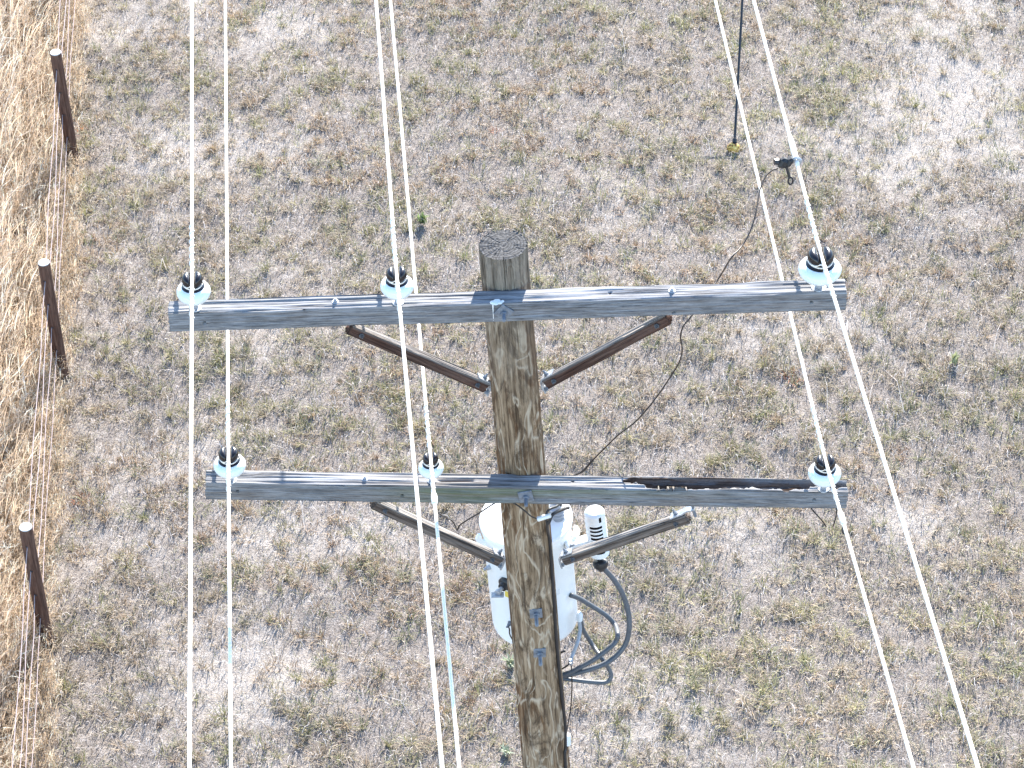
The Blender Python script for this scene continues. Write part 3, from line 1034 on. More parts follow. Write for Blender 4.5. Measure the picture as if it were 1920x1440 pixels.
def brace(outer, inner, y_out, y_in, mat, seed, sign, label=None, loose=False):
    """strut from under the arm (outer pixel) to the pole (inner pixel)"""
    a, c = at_y(*outer, y_out), at_y(*inner, y_in)
    H, D = .046, .038
    ex = (c - a).normalized() if sign < 0 else (a - c).normalized()
    o0 = a if sign < 0 else c
    M0 = frame(o0, ex)
    M0 = M0 @ Matrix.Translation((0, 0, H / 2))
    L = (c - a).length
    o = timber('brace', mat, pole, M0, L, D, H, seed, 260, 16, rough=.002, round_=.010)
    if label:
        o['label'] = label
    xi, xo = (L - .045, .05) if sign < 0 else (.045, L - .05)
    for x in (xi, xo):
        hexbolt(zframe(M0 @ Vector((x, -.001, -H * .5)), -M0.col[1].xyz), .006, .005, .010, False, .004, o, M_BOLT, 'bolt')
    # galvanised strap bent from the top of the brace down on to the pole
    e = L if sign < 0 else 0.0
    s = 1 if sign < 0 else -1
    strap = MB()
    w_ = D * .42
    path = [M0 @ Vector((e - s * .055, D * .5, .0035)), M0 @ Vector((e - s * .005, D * .5, .0035)),
            M0 @ Vector((e + s * .010, D * .5, -.006)), M0 @ Vector((e + s * .020, D * .5, -.028)), M0 @ Vector((e + s * .028, D * .5, -.055))]
    up = M0.col[1].xyz
    V, Q = [], []
    for i, p in enumerate(path):
        t = (path[min(i + 1, 4)] - path[max(i - 1, 0)]).normalized()
        nn = t.cross(up).normalized() * .0025
        V += [p + up * w_ + nn, p - up * w_ + nn, p - up * w_ - nn, p + up * w_ - nn]
    for i in range(4):
        for k in range(4):
            Q.append((i * 4 + k, i * 4 + (k + 1) % 4, i * 4 + 4 + (k + 1) % 4, i * 4 + 4 + k))
    Q += [(0, 1, 2, 3), (16, 17, 18, 19)]
    strap.add([tuple(v) for v in V], [Q])
    st = strap.build('strap', M_GALV, o, angle=30)
    hexbolt(zframe(M0 @ Vector((e - s * .028, D * .5, .006)), M0.col[2].xyz), .007, .008, .010, False, .006, st, M_GALV_DULL, 'bolt')
    hexbolt(zframe(path[4].lerp(path[3], .4) - M0.col[0].xyz * s * .003, -M0.col[0].xyz * s), .008, .008, .012, False, .010, st, M_GALV_DULL, 'bolt')
    if loose:
        e2 = L
        path = [M0 @ Vector((e2 - .06, D * .5, .004)), M0 @ Vector((e2 - .005, D * .5, .006)), M0 @ Vector((e2 + .018, D * .5, .012)), M0 @ Vector((e2 + .05, D * .5, .006))]
        V, Q = [], []
        for i, p in enumerate(path):
            t = (path[min(i + 1, 3)] - path[max(i - 1, 0)]).normalized()
            nn = t.cross(up).normalized() * .003
            V += [p + up * w_ + nn, p - up * w_ + nn, p - up * w_ - nn, p + up * w_ - nn]
        for i in range(3):
            for k in range(4):
                Q.append((i * 4 + k, i * 4 + (k + 1) % 4, i * 4 + 4 + (k + 1) % 4, i * 4 + 4 + k))
        Q += [(0, 1, 2, 3), (12, 13, 14, 15)]
        l2 = MB().add([tuple(v) for v in V], [Q]).build('strap', M_GALV, o, angle=30)
        l2['label'] = 'loose strap sticking out past the brace end'
        hexbolt(zframe(M0 @ Vector((e2 - .035, D * .5, .007)), M0.col[2].xyz), .007, .010, .010, False, .008, l2, M_GALV_DULL, 'bolt')
        q = path[3] - M0.col[0].xyz * .008
        MB().tube([q + Vector((-.004, 0, .028)), q, q + Vector((.010, -.01, -.035))], .006, 8).build('bolt', M_GALV_DULL, l2)
    return o


YB_O, YB_I = YF + .018, AX_Y - .03
brace((657, 620), (913, 729), YB_O, YB_I, M_BRACE, 301, -1, 'reddish brown brace left below the upper arm')
brace((1251, 600), (1022, 723), YB_O, YB_I, M_BRACE, 302, 1, 'reddish brown brace right below the upper arm')
brace((703, 949), (939, 1056), YB_O, YB_I, M_BRACEG, 303, -1, 'grey brown brace left below the lower arm')
brace((1288, 975), (1056, 1054), YB_O + .02, YB_I, M_BRACEG, 304, 1, 'loose brace hanging free of the lower arm at its right end', loose=True)

# ------------------------------------------------------------------ insulators (unit: skirt radius 1, wire groove along local Y)
def make_insulator():
    root = thing('pin_insulator', 'x', 'insulator')
    n = 48
    LIFT = .28
    skirt = MB().lathe([(r * 1.05, z + LIFT) for r, z in [(.26, .42), (.36, .35), (.54, .40), (.72, .53), (.88, .74), (.97, .92), (1.0, 1.06), (.985, 1.18), (.93, 1.30), (.83, 1.42), (.72, 1.49), (.60, 1.52)]], n)
    so_ = skirt.build('skirt', M_PORC, root, angle=0)
    prof = [(.715, 1.485), (.70, 1.53), (.60, 1.56), (.55, 1.61), (.54, 1.72), (.57, 1.80), (.63, 1.85), (.65, 1.92), (.645, 2.06), (.62, 2.20), (.56, 2.30), (.46, 2.36), (.30, 2.39), (.15, 2.40), (.002, 2.40)]
    V = []
    for (r, z) in prof:
        for k in range(n):
            an = 2 * math.pi * k / n
            x, y = r * math.cos(an), r * math.sin(an)
            zz = z
            if z > 1.84:
                f = min(1, (z - 1.84) / .3)
                zz = z - f * .36 * math.exp(-(abs(x) / .17) ** 3)
            V.append((x, y, zz + LIFT))
    m = len(prof)
    Q = [(i * n + k, i * n + (k + 1) % n, (i + 1) * n + (k + 1) % n, (i + 1) * n + k) for i in range(m - 1) for k in range(n)]
    MB().add(V, [Q]).build('crown', M_BROWN, root, angle=0)
    pn = MB().lathe([(.36, 0), (.38, .03), (.36, .09), (.22, .12), (.19, .14), (.18, .86), (.0005, .86)], 24).build('pin', M_GALV, root, angle=40)
    ring = MB()
    ring.tube([(.58 * math.cos(a), .58 * math.sin(a), 1.70 + LIFT + .03 * math.sin(2 * a + 1)) for a in np.linspace(.2, 6.1, 40)], .045, 8)
    ring.tube(smooth_path([(.55, .12, 1.71 + LIFT), (.35, .50, 1.8 + LIFT), (.12, .62, 1.97 + LIFT), (.02, .8, 2.08 + LIFT)]), .045, 8)
    ring.tube(smooth_path([(-.55, -.12, 1.71 + LIFT), (-.35, -.50, 1.8 + LIFT), (-.12, -.62, 1.97 + LIFT), (-.02, -.8, 2.08 + LIFT)]), .045, 8)
    ring.build('tie_wire', M_ALU, root, angle=0)
    return root


def copy_thing(src):
    c = src.copy(); COL.objects.link(c)
    for ch in src.children:
        d = ch.copy(); COL.objects.link(d); d.parent = c
        for g in ch.children:
            e = g.copy(); COL.objects.link(e); e.parent = d
    return c


INS = [  # arm, pixel x of the pin, skirt radius, label
    (AM1, L1, 315, 1588, 366, .0585, .028, 'white insulator with dark crown at the far left end of the upper arm'),
    (AM1, L1, 315, 1588, 747, .0575, .024, 'white insulator with dark crown on the upper arm left of the pole'),
    (AM1, L1, 315, 1588, 1537, .0735, .032, 'largest white insulator with dark crown at right end of the upper arm'),
    (AM2, L2, 385, 1590, 433, .0585, .022, 'white insulator with dark crown at the left end of the lower arm'),
    (AM2, L2, 385, 1590, 807, .0460, .034, 'smallest white insulator with dark crown on the lower arm left of the pole'),
    (AM2, L2, 385, 1590, 1544, .0600, .022, 'white insulator with dark crown above the rotted end of the lower arm'),
]
proto = make_insulator()
WIRES = [  # far pixel (top of frame), near pixel (bottom of frame)
    ((359, 0), (355, 1440)), ((705, 0), (829, 1440)), ((1414, 0), (1834, 1440)),
    ((422, 0), (433, 1440)), ((732, 0), (861, 1440)), ((1342, 0), (1713, 1440))]
WLAB = ['pale wire over the upper arm left end insulator, leftmost of the wires',
        'pale wire crossing the upper arm beside the pole, over its middle insulator',
        'pale wire over the largest insulator at right with a dark clamp hanging from it',
        'pale wire on the lower arm left end insulator, passing behind the upper arm',
        'pale wire on the smallest insulator of the lower arm, left of the pole',
        'pale wire on the lower arm right end insulator above the rotted timber']
GROOVE = []
for i, (AM, L, l, r, px, rad, dy, lab) in enumerate(INS):
    o = proto if i == 0 else copy_thing(proto)
    base = AM @ Vector((ax(L, l, r, px), dy, -.002))
    zsc = rad * (.86 if i == 2 else 1.0 if i != 4 else 1.1)
    g0 = base + Vector((0, 0, (2.04 + .28) * zsc + .007))
    GROOVE.append(g0)
    far = at_z(*WIRES[i][0], g0.z)
    o.location = base
    o.scale = (rad, rad, zsc)
    d = far - g0
    o.rotation_euler = (0, 0, -math.atan2(d.x, d.y))
    tag(o, lab, 'insulator', 'pin insulators on the two crossarms')
    WORLD[o] = Matrix.Translation(base)

# ------------------------------------------------------------------ power lines
WR = .0066


def stranded(b, pts, r, seg):
    """tube whose outline is slightly lobed by its strands"""
    b.tube(pts, r, 10)


LINE = []
for i, g0 in enumerate(GROOVE):
    far = at_z(*WIRES[i][0], g0.z + .015)
    near = at_z(*WIRES[i][1], g0.z + .10)
    LINE.append((far, g0, near))
    df = (far - g0).normalized(); dn = (near - g0).normalized()
    pts = []
    for k in range(61):
        s = 40.0 * (1 - k / 60) ** 2
        if s < .05: continue
        p = g0 + df * s; p.z += -.006 * s + .0009 * s * s
        pts.append(p)
    pts.append(g0)
    for k in range(1, 61):
        s = 16.0 * (k / 60) ** 2
        if s < .05: continue
        pts.append(g0 + dn * s)
    root = MB().tube(pts, WR, 10).build('power_line', M_ALU, None, Matrix.Translation(g0), angle=0)
    tag(root, WLAB[i], 'power line', 'bare wires strung across the crossarms')
    # tie wire wound round the conductor on both sides of the insulator
    rr = INS[i][5]
    for (dv, ln) in ((df, .26), (dn, .20)):
        sdx = dv.orthogonal().normalized(); sdy = dv.cross(sdx)
        hel = []
        turns = ln / .042
        for k in range(int(turns * 9)):
            t = k / (turns * 9); a = t * turns * 2 * math.pi
            hel.append(g0 + dv * (rr * .9 + ln * t) + (sdx * math.cos(a) + sdy * math.sin(a)) * (WR + .0012))
        MB().tube(hel, .0026, 6).build('tie_wrap', M_ALU, root, Matrix.Translation(g0), angle=0)


def on_line(i, py, near=False):
    """point of line i at image row py"""
    far, g0, nr = LINE[i]
    a, b = (g0, nr) if near else (g0, far)
    lo, hi = 0.0, 1.3
    for _ in range(50):
        m = (lo + hi) / 2
        p = a.lerp(b, m) - CAM
        y = 720 - FPX * p.dot(U) / p.dot(F)
        if (y < py) == near: lo = m
        else: hi = m
    return a.lerp(b, (lo + hi) / 2), (b - a).normalized()


# sleeves crimped on three of the wires
def sleeve(i, py0, py1, near, r):
    p0, d = on_line(i, py0, near); p1, _ = on_line(i, py1, near)
    n = 10
    pts = [p0.lerp(p1, k / n) for k in range(n + 1)]
    rs = [r * (.65 + .35 * math.sin(math.pi * k / n) ** .5) if 0 < k < n else r * .6 for k in range(n + 1)]
    line = [o for o in COL.objects if o.name.startswith('power_line') and (WORLD[o].translation - GROOVE[i]).length < 1e-4][0]
    MB().tube(pts, rs, 12).build('sleeve', M_ALU, line, angle=0)
    return p0.lerp(p1, .5), d


sleeve(2, 255, 312, False, .0115)
cD, dD = sleeve(4, 925, 946, True, .0125)
cF, dF = sleeve(5, 958, 985, True, .0115)
p, d = on_line(5, 984, True)
line5 = [o for o in COL.objects if o.name.startswith('power_line') and (WORLD[o].translation - GROOVE[5]).length < 1e-4][0]
MB().tube(smooth_path([p + Vector((0, 0, -.003)), p + Vector((-.004, -.01, -.022)), p + Vector((.004, -.018, -.03))]), .005, 8).build('hook', M_COPPER, line5)
tail = smooth_path([at_y(1518, 948, 7.99), at_y(1524, 957, 7.97), at_y(1532, 966, 7.95), at_y(1541, 976, 7.94), at_y(1549, 987, 7.94)])
tag(MB().tube(tail, .0028, 6).build('wire_tail', M_COPPER, None, Matrix.Translation(tail[0])), 'longer of the two dark wire ends hanging below the rotted arm end', 'wire')
tail = smooth_path([at_y(1569, 950, 7.99), at_y(1568, 964, 7.95), at_y(1566, 974, 7.94), at_y(1562, 987, 7.94)])
tag(MB().tube(tail, .0028, 6).build('wire_tail', M_COPPER, None, Matrix.Translation(tail[0])), 'shorter dark wire end hanging below the rotted arm tip beside the wire', 'wire')

# ------------------------------------------------------------------ hot line clamp and its jumper
pc, dc = on_line(2, 303)
clamp = thing('line_clamp', 'dark metal clamp with an eye screw hanging on the far right wire', 'clamp', pc)
k0 = at_y(1470, 304, pc.y - .01)
xdir = (k0 - pc).normalized()
MM = frame(k0, xdir) @ Matrix.Rotation(-.35, 4, 'Y')
MB().box(MM @ Matrix.Translation((.002, 0, -.004)), .036, .030, .044, .010).box(MM @ Matrix.Translation((-.018, 0, .008)), .024, .034, .040, .009).build('clamp_body', M_BLACK, clamp, angle=35)
hook = MB()
hook.tube(smooth_path([k0 + (pc - k0) * .35 + Vector((0, 0, .006)), pc + Vector((-.014, 0, .010)), pc + Vector((0, 0, .017)), pc + Vector((.015, 0, .006)), pc + Vector((.012, 0, -.010))]), .0055, 8)
hook.build('clamp_jaw', M_GALV, clamp)
eye = MB()
e0 = k0 + Vector((.008, -.004, -.012))
e1 = e0 + Vector((.014, -.010, -.050))
eye.tube([e0, e0.lerp(e1, .5), e1], .0055, 8)
ec = e1 + Vector((.004, -.002, -.013))
eye.tube([ec + Vector((math.cos(a) * .0085, 0, math.sin(a) * .016)) for a in np.linspace(0, 2 * math.pi, 21)], .0035, 6, caps=False)
eye.build('eye_screw', M_BLACK, clamp)
nut = MB()
nut.lathe([(.012, -.008), (.012, .008), (.0005, .009)], 6, zframe(k0 - (pc - k0).normalized() * .030 + Vector((0, 0, .004)), xdir))
nut.build('wire_terminal', M_BLACK, clamp, angle=30)

yb = YF + ARM_D + .10                                  # behind the arms
jp = [(1458, 316, pc.y - .02), (1447, 320, pc.y - .03), (1434, 333, pc.y - .06), (1424, 360, pc.y - .12), (1418, 395, pc.y - .2), (1408, 430, pc.y - .27), (1392, 460, pc.y - .33),
      (1370, 485, pc.y - .40), (1352, 515, yb + .16), (1332, 545, yb + .10), (1312, 572, yb + .06), (1294, 596, yb + .02), (1281, 612, yb), (1276, 632, yb), (1279, 655, yb), (1274, 678, yb + .01),
      (1256, 708, yb + .02), (1236, 738, yb + .03), (1214, 766, yb + .04), (1190, 792, yb + .06), (1160, 815, yb + .08), (1136, 838, yb + .10), (1112, 862, yb + .12), (1092, 884, yb + .14), (1072, 893, yb + .16)]
jpts = smooth_path([at_y(x, y, yy) for x, y, yy in jp], 6)
jtail = smooth_path([at_y(1072, 893, yb + .16), at_y(1058, 905, yb + .17), at_y(1052, 928, yb + .18), at_y(1052, 948, yb + .20)], 6)
j = MB().tube(jpts + jtail[1:], .0030, 8).build('jumper_wire', M_COPPER, None, Matrix.Translation(jpts[0]), angle=0)
tag(j, 'long thin dark wire sagging from the clamp behind both arms to the transformer', 'wire')
a, b_ = jpts[-13], jpts[-4]
MB().tube(jpts[-13:-5], .0048, 8).build('wire_splice', M_BLACK, j, Matrix.Translation(jpts[0]))

# wire from the small sleeve on the middle line round to the connector on the pole
g1 = [(814, 944, cD.y), (818, 957, cD.y + .04), (826, 965, cD.y + .12), (838, 971, cD.y + .2), (848, 977, cD.y + .26), (854, 987, cD.y + .30), (857, 994, cD.y + .32), (862, 985, cD.y + .32),
      (876, 975, cD.y + .30), (900, 961, cD.y + .28), (925, 945, 7.99), (945, 937, 8.0), (966, 945, 8.0), (984, 958, 7.98), (996, 968, 7.975), (1008, 973, 7.985)]
o = MB().tube(smooth_path([at_y(x, y, yy) for x, y, yy in g1], 6), .0030, 8).build('tap_wire', M_COPPER, None, Matrix.Translation(cD), angle=0)
tag(o, 'thin dark wire looping from middle wire behind lower arm to white connector', 'wire')
c0, c1 = at_y(1008, 973.5, 7.985), at_y(1032, 966, 7.985)
con = MB()
cp = [c0.lerp(c1, k / 12) for k in range(13)]
con.tube(cp, [.0095 + .0012 * (k % 2) for k in range(13)], 12)
o = con.build('wire_connector', M_WHITE, None, Matrix.Translation(c0), angle=30)
tag(o, 'white ribbed tube connector joining wires across the pole below the lower arm', 'connector')

# dark cable clipped down the right side of the pole
gpx = [(1066, 952), (1050, 957), (1036, 965), (1030, 978), (1026, 985)]
gpts = [at_y(x, y, yy) for (x, y), yy in zip(gpx, (8.10, 8.04, 8.0, 7.99, 8.0))]
for (x, y) in [(1026, 1000), (1029, 1020), (1033, 1075), (1037, 1130), (1041, 1195), (1047, 1260), (1052, 1310), (1057.5, 1355), (1059, 1400), (1059, 1440)]:
    p, n = on_pole(x, y)
    gpts.append(p + n * .005)
last = gpts[-1]
s0 = (ptop - last).dot(axis)
for k in range(1, 7):
    gpts.append(last - axis * (k * .8) + Vector((.012 * k, 0, 0)))
o = MB().tube(smooth_path(gpts, 6), .0066, 10).build('ground_cable', M_BLACK, None, Matrix.Translation(gpts[0]), angle=0)
tag(o, 'thick dark cable running down the right side of the pole shaft', 'cable')
p, n = on_pole(1060, 1376); q, n2 = on_pole(1060.5, 1395)
k1 = [(p + n * .012).lerp(q + n2 * .012, k / 10) for k in range(11)]
MB().tube(k1, [.0105 + .0012 * (k % 2) for k in range(11)], 12).build('sleeve', M_WHITE, o, Matrix.Translation(gpts[0]), angle=30)
o2 = MB().tube(smooth_path([at_y(1026, 985, 7.995), at_y(1024, 966, 7.99), at_y(1030, 955, 8.0), at_y(1042, 950, 8.03), at_y(1050, 945, 8.06)], 6), .005, 8).build('cable_loop', M_BLACK, o, Matrix.Translation(gpts[0]), angle=0)

# ------------------------------------------------------------------ transformer behind the pole
TY = AX_Y + .11 + .235
tc_ = at_y(986, 972, TY)                                # centre of the lid's rim
TR = .190
tb_ = at_y(1004, 1162, TY)
tax = (tc_ - tb_).normalized()
TH = (tc_ - tb_).length
tank_root = thing('transformer', 'pale grey cylindrical transformer tank with white lid hung behind the pole', 'transformer', tb_)
TM = zframe(tb_, tax)
rb = .179
prof = [(0.001, .006), (rb - .03, .0), (rb - .010, .004), (rb - .002, .014), (rb, .03), (rb + .001, TH - .05), (rb + .004, TH - .045), (rb + .004, TH - .008)]
tank = MB().lathe(prof, 72, TM).build('tank', M_TANK, tank_root, TM, angle=35)
lid = MB().lathe([(rb + .004, TH - .010), (TR - .001, TH - .012), (TR + .001, TH - .002), (TR - .002, TH + .006), (TR - .010, TH + .010), (TR - .012, TH + .008), (TR - .02, TH + .009), (TR * .6, TH + .022), (TR * .3, TH + .027), (0.001, TH + .028)], 72, TM)
lid.build('lid', M_LID, tank_root, TM, angle=35)
band = MB().lathe([(rb + .004, TH - .030), (rb + .007, TH - .028), (rb + .007, TH - .014), (rb + .004, TH - .012)], 72, TM).build('rim_band', M_TANK, tank_root, TM)


def tank_pt(ang, z, off=0.0):
    """point on the tank wall; ang 0 = world +X, -90 deg = towards the camera"""
    return TM @ Vector((0, 0, 0)) + (TM.to_3x3() @ Vector((0, 0, 1))) * z + Vector((math.cos(ang), math.sin(ang), 0)) * (rb + off)


# lifting lugs left and right
for ang in (math.radians(196), math.radians(-6)):
    p = tank_pt(ang, TH - .065); d = Vector((math.cos(ang), math.sin(ang), 0))
    lug = MB()
    prof2 = [(-.02, -.035), (.018, -.035), (.034, -.012), (.038, .012), (.028, .034), (.016, .036), (.012, .022), (.016, .006), (.006, -.004), (-.02, .0)]
    V = [p + d * x_ + tax * z_ + d.cross(tax) * t_ for t_ in (-.006, .006) for (x_, z_) in prof2]
    m = len(prof2)
    Q = [(k, (k + 1) % m, m + (k + 1) % m, m + k) for k in range(m)]
    lug.add([tuple(v) for v in V], [Q, [tuple(range(m - 1, -1, -1))], ])
    lug.add([tuple(v) for v in V[m:]], [[tuple(range(m))]])
    lug.build('lifting_lug', M_TANK, tank_root, angle=30)
# hanger brackets between tank and pole, on the through bolts
for py in (1152, 1226):
    s = (ptop - on_pole(1008, py)[0]).dot(axis) + .06
for z in (TH * .28, TH * .80):
    a = tank_pt(-math.pi / 2 + .05, z, -.004)
    hb = MB().box(Matrix.Translation(a + Vector((0, -.045, 0))), .10, .11, .05, .006)
    hb.build('hanger', M_TANK, tank_root, angle=30)


def tank_front(px, py, grow=0.0):
    d = ray(px, py)
    for k in range(6000):
        p = CAM + d * (10.0 + k * .0006)
        q = TM.inverted() @ p
        if math.hypot(q.x, q.y) < rb + grow:
            n = TM.to_3x3() @ Vector((q.x, q.y, 0)).normalized()
            return p, n
    q = TM.inverted() @ (CAM + d * ((TY - .05) / d.y))
    n = TM.to_3x3() @ Vector((q.x, q.y, 0)).normalized()
    return TM @ Vector((n.x * rb, n.y * rb, q.z)), n


# low-voltage bushing on the left front: dark collar, grey stud and spade
p, n = tank_front(949, 1093)
MB().lathe([(.030, -.004), (.031, .010), (.026, .016), (.021, .018), (.018, .032), (.0005, .033)], 28, zframe(p, n)).build('low_voltage_bushing', M_BLACK, tank_root, angle=35)
st = MB().lathe([(.009, .030), (.009, .055), (.014, .056), (.014, .068), (.0005, .07)], 12, zframe(p, n))
st.box(zframe(p + n * .066 + Vector((0, 0, -.010)), Vector((0, 0, 1))), .052, .030, .009, .003)
st.build('terminal_stud', M_GALV, tank_root, angle=30)
p, n = tank_front(953, 1115)
MB().box(zframe(p + n * .0006, n), .030, .034, .0012).build('sticker', M_YELLOW, tank_root)
p, n = tank_front(919, 1063)
hexbolt(zframe(p - n * .004, n), .011, .016, .014, False, .01, tank_root, M_GALV, 'relief_valve')
p, n = tank_front(1043, 1112)
MB().box(zframe(p + n * .0006, n), .035, .028, .0012).build('plate', M_WHITE, tank_root)
# earth tail at the lower left
p, n = tank_front(957, 1168)
hexbolt(zframe(p - n * .002, n), .009, .012, .012, False, .012, tank_root, M_GALV_DULL, 'earth_bolt')
q = p + n * .02
MB().tube(smooth_path([q, at_y(955, 1179, q.y - .01), at_y(956, 1190, q.y - .01), at_y(962, 1200, q.y), at_y(972, 1210, q.y + .01), at_y(990, 1222, q.y + .02)], 6), .003, 8).build('earth_wire', M_COPPER, tank_root, angle=0)

# high-voltage bushing on the lid, ribbed grey porcelain
bp = at_y(1046, 986, TY - .015)
BM = zframe(bp, tax)
pr = [(.045, -.02), (.045, .004), (.034, .008)]
z = .012
for k in range(6):
    pr += [(.024, z), (.0365, z + .005), (.0365, z + .008), (.024, z + .012)]
    z += .0185
pr += [(.022, z), (.022, z + .014), (.012, z + .016), (.010, z + .04), (.0005, z + .04)]
MB().lathe(pr, 32, BM).build('high_voltage_bushing', M_GREYP, tank_root, BM, angle=35)
top = BM @ Vector((0, 0, z + .03))
MB().tube(smooth_path([top, top + Vector((.01, -.03, .02)), at_y(1052, 948, yb + .20)], 6), .0045, 8).build('bushing_lead', M_BLACK, tank_root, angle=0)

# ------------------------------------------------------------------ surge arrester under a slotted white guard
SY = TY - .10
s_top, s_bot = at_y(1114, 957, SY), at_y(1124, 1036, SY)
sax = (s_top - s_bot).normalized(); SL = (s_top - s_bot).length
SM = zframe(s_bot, sax)
arr = thing('surge_arrester', 'white slotted ribbed arrester with black bottom cap at the transformer right side', 'arrester', s_bot)
rs_ = .041
# guard: ridged sleeve with six open slots towards the camera
na, nz = 48, 90
V, Q = [], []
zz = np.linspace(0, SL, nz)
slot0, pitch = SL * .10, SL * .086
for i, z in enumerate(zz):
    ph = (z - slot0) % pitch / pitch
    inside = slot0 < z < slot0 + 8 * pitch
    rad = rs_ * (1.0 + (.05 * math.exp(-((ph - .85) / .12) ** 2) if inside else 0))
    if z > SL - .012:
        rad = rs_ * (1 - .25 * ((z - SL + .012) / .012) ** 2)
    for k in range(na):
        a = 2 * math.pi * k / na
        V.append(SM @ Vector((rad * math.cos(a), rad * math.sin(a), z)))
inv3 = SM.to_3x3().inverted()
fdirl = inv3 @ Vector((0, -1, 0)); fa = math.atan2(fdirl.y, fdirl.x)
for i in range(nz - 1):
    zm = (zz[i] + zz[i + 1]) / 2
    ph = (zm - slot0) % pitch / pitch
    for k in range(na):
        am = 2 * math.pi * (k + .5) / na
        da = abs((am - fa + math.pi) % (2 * math.pi) - math.pi)
        if slot0 < zm < slot0 + 8 * pitch and .10 < ph < .66 and da < .62:
            continue
        da2 = (am - fa - .55 + math.pi) % (2 * math.pi) - math.pi
        if SL * .84 < zm < SL * .95 and abs(da2) < .16:
            continue
        Q.append((i * na + k, i * na + (k + 1) % na, (i + 1) * na + (k + 1) % na, (i + 1) * na + k))
g_ = MB().add([tuple(v) for v in V], [Q])
g_.lathe([(rs_ * .75, SL), (rs_ * .4, SL + .003), (0.0005, SL + .004)], na, SM)
g_.build('guard', M_WHITE, arr, SM, angle=35)
pr = [(0.0005, .004), (.024, .005)]
z = .008
while z < SL - .03:
    pr += [(.024, z), (.033, z + .007), (.033, z + .010), (.024, z + .015)]
    z += .024
pr += [(.024, SL - .012), (0.0005, SL - .011)]
MB().lathe(pr, 28, SM).build('slot_dark_core', M_BLACK, arr, SM, angle=35)  # black body added inside the guard so its open slots look fully dark
cap0 = at_y(1126, 1056, SY - .02)
CMx = zframe(cap0, Vector((-.12, .35, 1)))
MB().lathe([(.0005, -.034), (.012, -.034), (.016, -.026), (.027, -.018), (.032, -.006), (.032, .008), (.026, .014), (.012, .017), (.011, .05), (.0005, .051)], 28, CMx).build('bottom_cap', M_BLACK, arr, CMx, angle=35)
# cast bracket to the tank
brk = MB()
q0 = tank_pt(math.radians(-28), TH - .085, -.006)
q1 = SM @ Vector((-.030, -.0, SL * .24))
dirq = (q1 - q0)
brk.box(frame(q0.lerp(q1, .5), dirq), dirq.length, .050, .030, .005)
brk.box(frame(q0 + dirq.normalized() * .012, dirq), .014, .085, .075, .004)
bo = brk.build('bracket', M_WHITE, arr, angle=30)
for dz in (-.024, .024):
    hexbolt(zframe(q0 + dirq.normalized() * .018 + Vector((0, -.028, dz)), dirq), .007, .008, .010, False, .006, bo, M_GALV_DULL, 'bolt')

# ------------------------------------------------------------------ grey cables at the right of the tank
CY = AX_Y + .10


def cable(path, r, label, mat=M_CABLE, sub=8, name='service_cable', group=None):
    pts = smooth_path([at_y(x, y, yy) for x, y, yy in path], sub)
    o = MB().tube(pts, r, 12).build(name, mat, None, Matrix.Translation(pts[0]), angle=0)
    return tag(o, label, 'cable', group)


GC = 'grey cables looping from the transformer to the pole'
cable([(1127, 1060, SY - .02), (1134, 1068, SY - .02), (1151, 1087, SY - .02), (1167, 1113, SY - .03), (1177.5, 1145, SY - .05), (1180, 1174, SY - .07), (1174.6, 1203, CY + .06), (1160, 1225, CY + .04),
       (1136.7, 1243, CY + .02), (1101.7, 1256, CY), (1059, 1267, CY), (1030, 1272, CY - .005)], .0112, 'thick grey cable curving outermost from the black cap of the arrester to the pole', group=GC)
cable([(1070, 1116, TY - .10), (1084, 1121, TY - .09), (1107.5, 1135, TY - .08), (1136.7, 1154, TY - .08), (1153, 1172, TY - .10), (1158, 1189, CY + .06), (1155.7, 1201, CY + .05), (1142.5, 1215, CY + .03),
       (1113, 1237, CY + .01), (1084, 1253, CY), (1059, 1264, CY - .005), (1030, 1270, CY - .01)], .0105, 'grey cable leaving the tank side and looping inside the outermost cable', group=GC)
cable([(1086, 1150, TY - .11), (1089, 1160, TY - .11), (1093, 1180, TY - .11), (1110, 1208, TY - .12), (1128, 1234, CY + .05), (1141, 1253, CY + .04), (1146, 1267, CY + .03), (1140, 1277, CY + .02), (1126, 1280, CY + .01),
       (1099, 1278, CY), (1059, 1273, CY), (1030, 1270, CY + .005)], .0095, 'grey cable hanging lowest and folding back sharply towards the pole', group=GC)
o = cable([(1086, 1150, TY - .12), (1086, 1162, TY - .13), (1087.5, 1183, TY - .14), (1082.5, 1205, CY + .07), (1075, 1224, CY + .05), (1070, 1236, CY + .03)], .0080, 'short pale grey cable hanging from the tank corner to a small clamp', M_GREYP)
f0, f1 = at_y(1086.5, 1148, TY - .125), at_y(1086.5, 1163, TY - .13)
MB().tube([f0, f0.lerp(f1, .3), f1], [.008, .014, .013], 14).build('ferrule', M_WHITE, o)
e = at_y(1070, 1240, CY + .02)
ec = MB().box(Matrix.Translation(e), .020, .018, .026, .004)
ec.lathe([(.008, 0), (.008, .012), (.0005, .013)], 6, zframe(e + Vector((0, -.008, .002)), FRONT))
ec.build('wire_clamp', M_GALV, o, angle=30)
ew = MB()
ew.tube(smooth_path([at_y(1070, 1242, CY + .01), at_y(1071.5, 1254, CY), at_y(1072.5, 1283, CY - .02), at_y(1070.5, 1323, CY - .05), at_y(1066, 1352, CY - .10), at_y(1062.5, 1372, 8.07)], 8), .0026, 8)
ew.tube(smooth_path([at_y(1069, 1242, CY + .01), at_y(1065, 1247, CY), at_y(1056, 1253, CY), at_y(1045, 1258, CY)], 6), .0035, 8)
ew.tube([at_y(1050, 1224, CY - .02), at_y(1060, 1220.5, CY - .02)], .004, 8)
o = ew.build('earth_wire', M_COPPER, None, Matrix.Translation(e), angle=0)
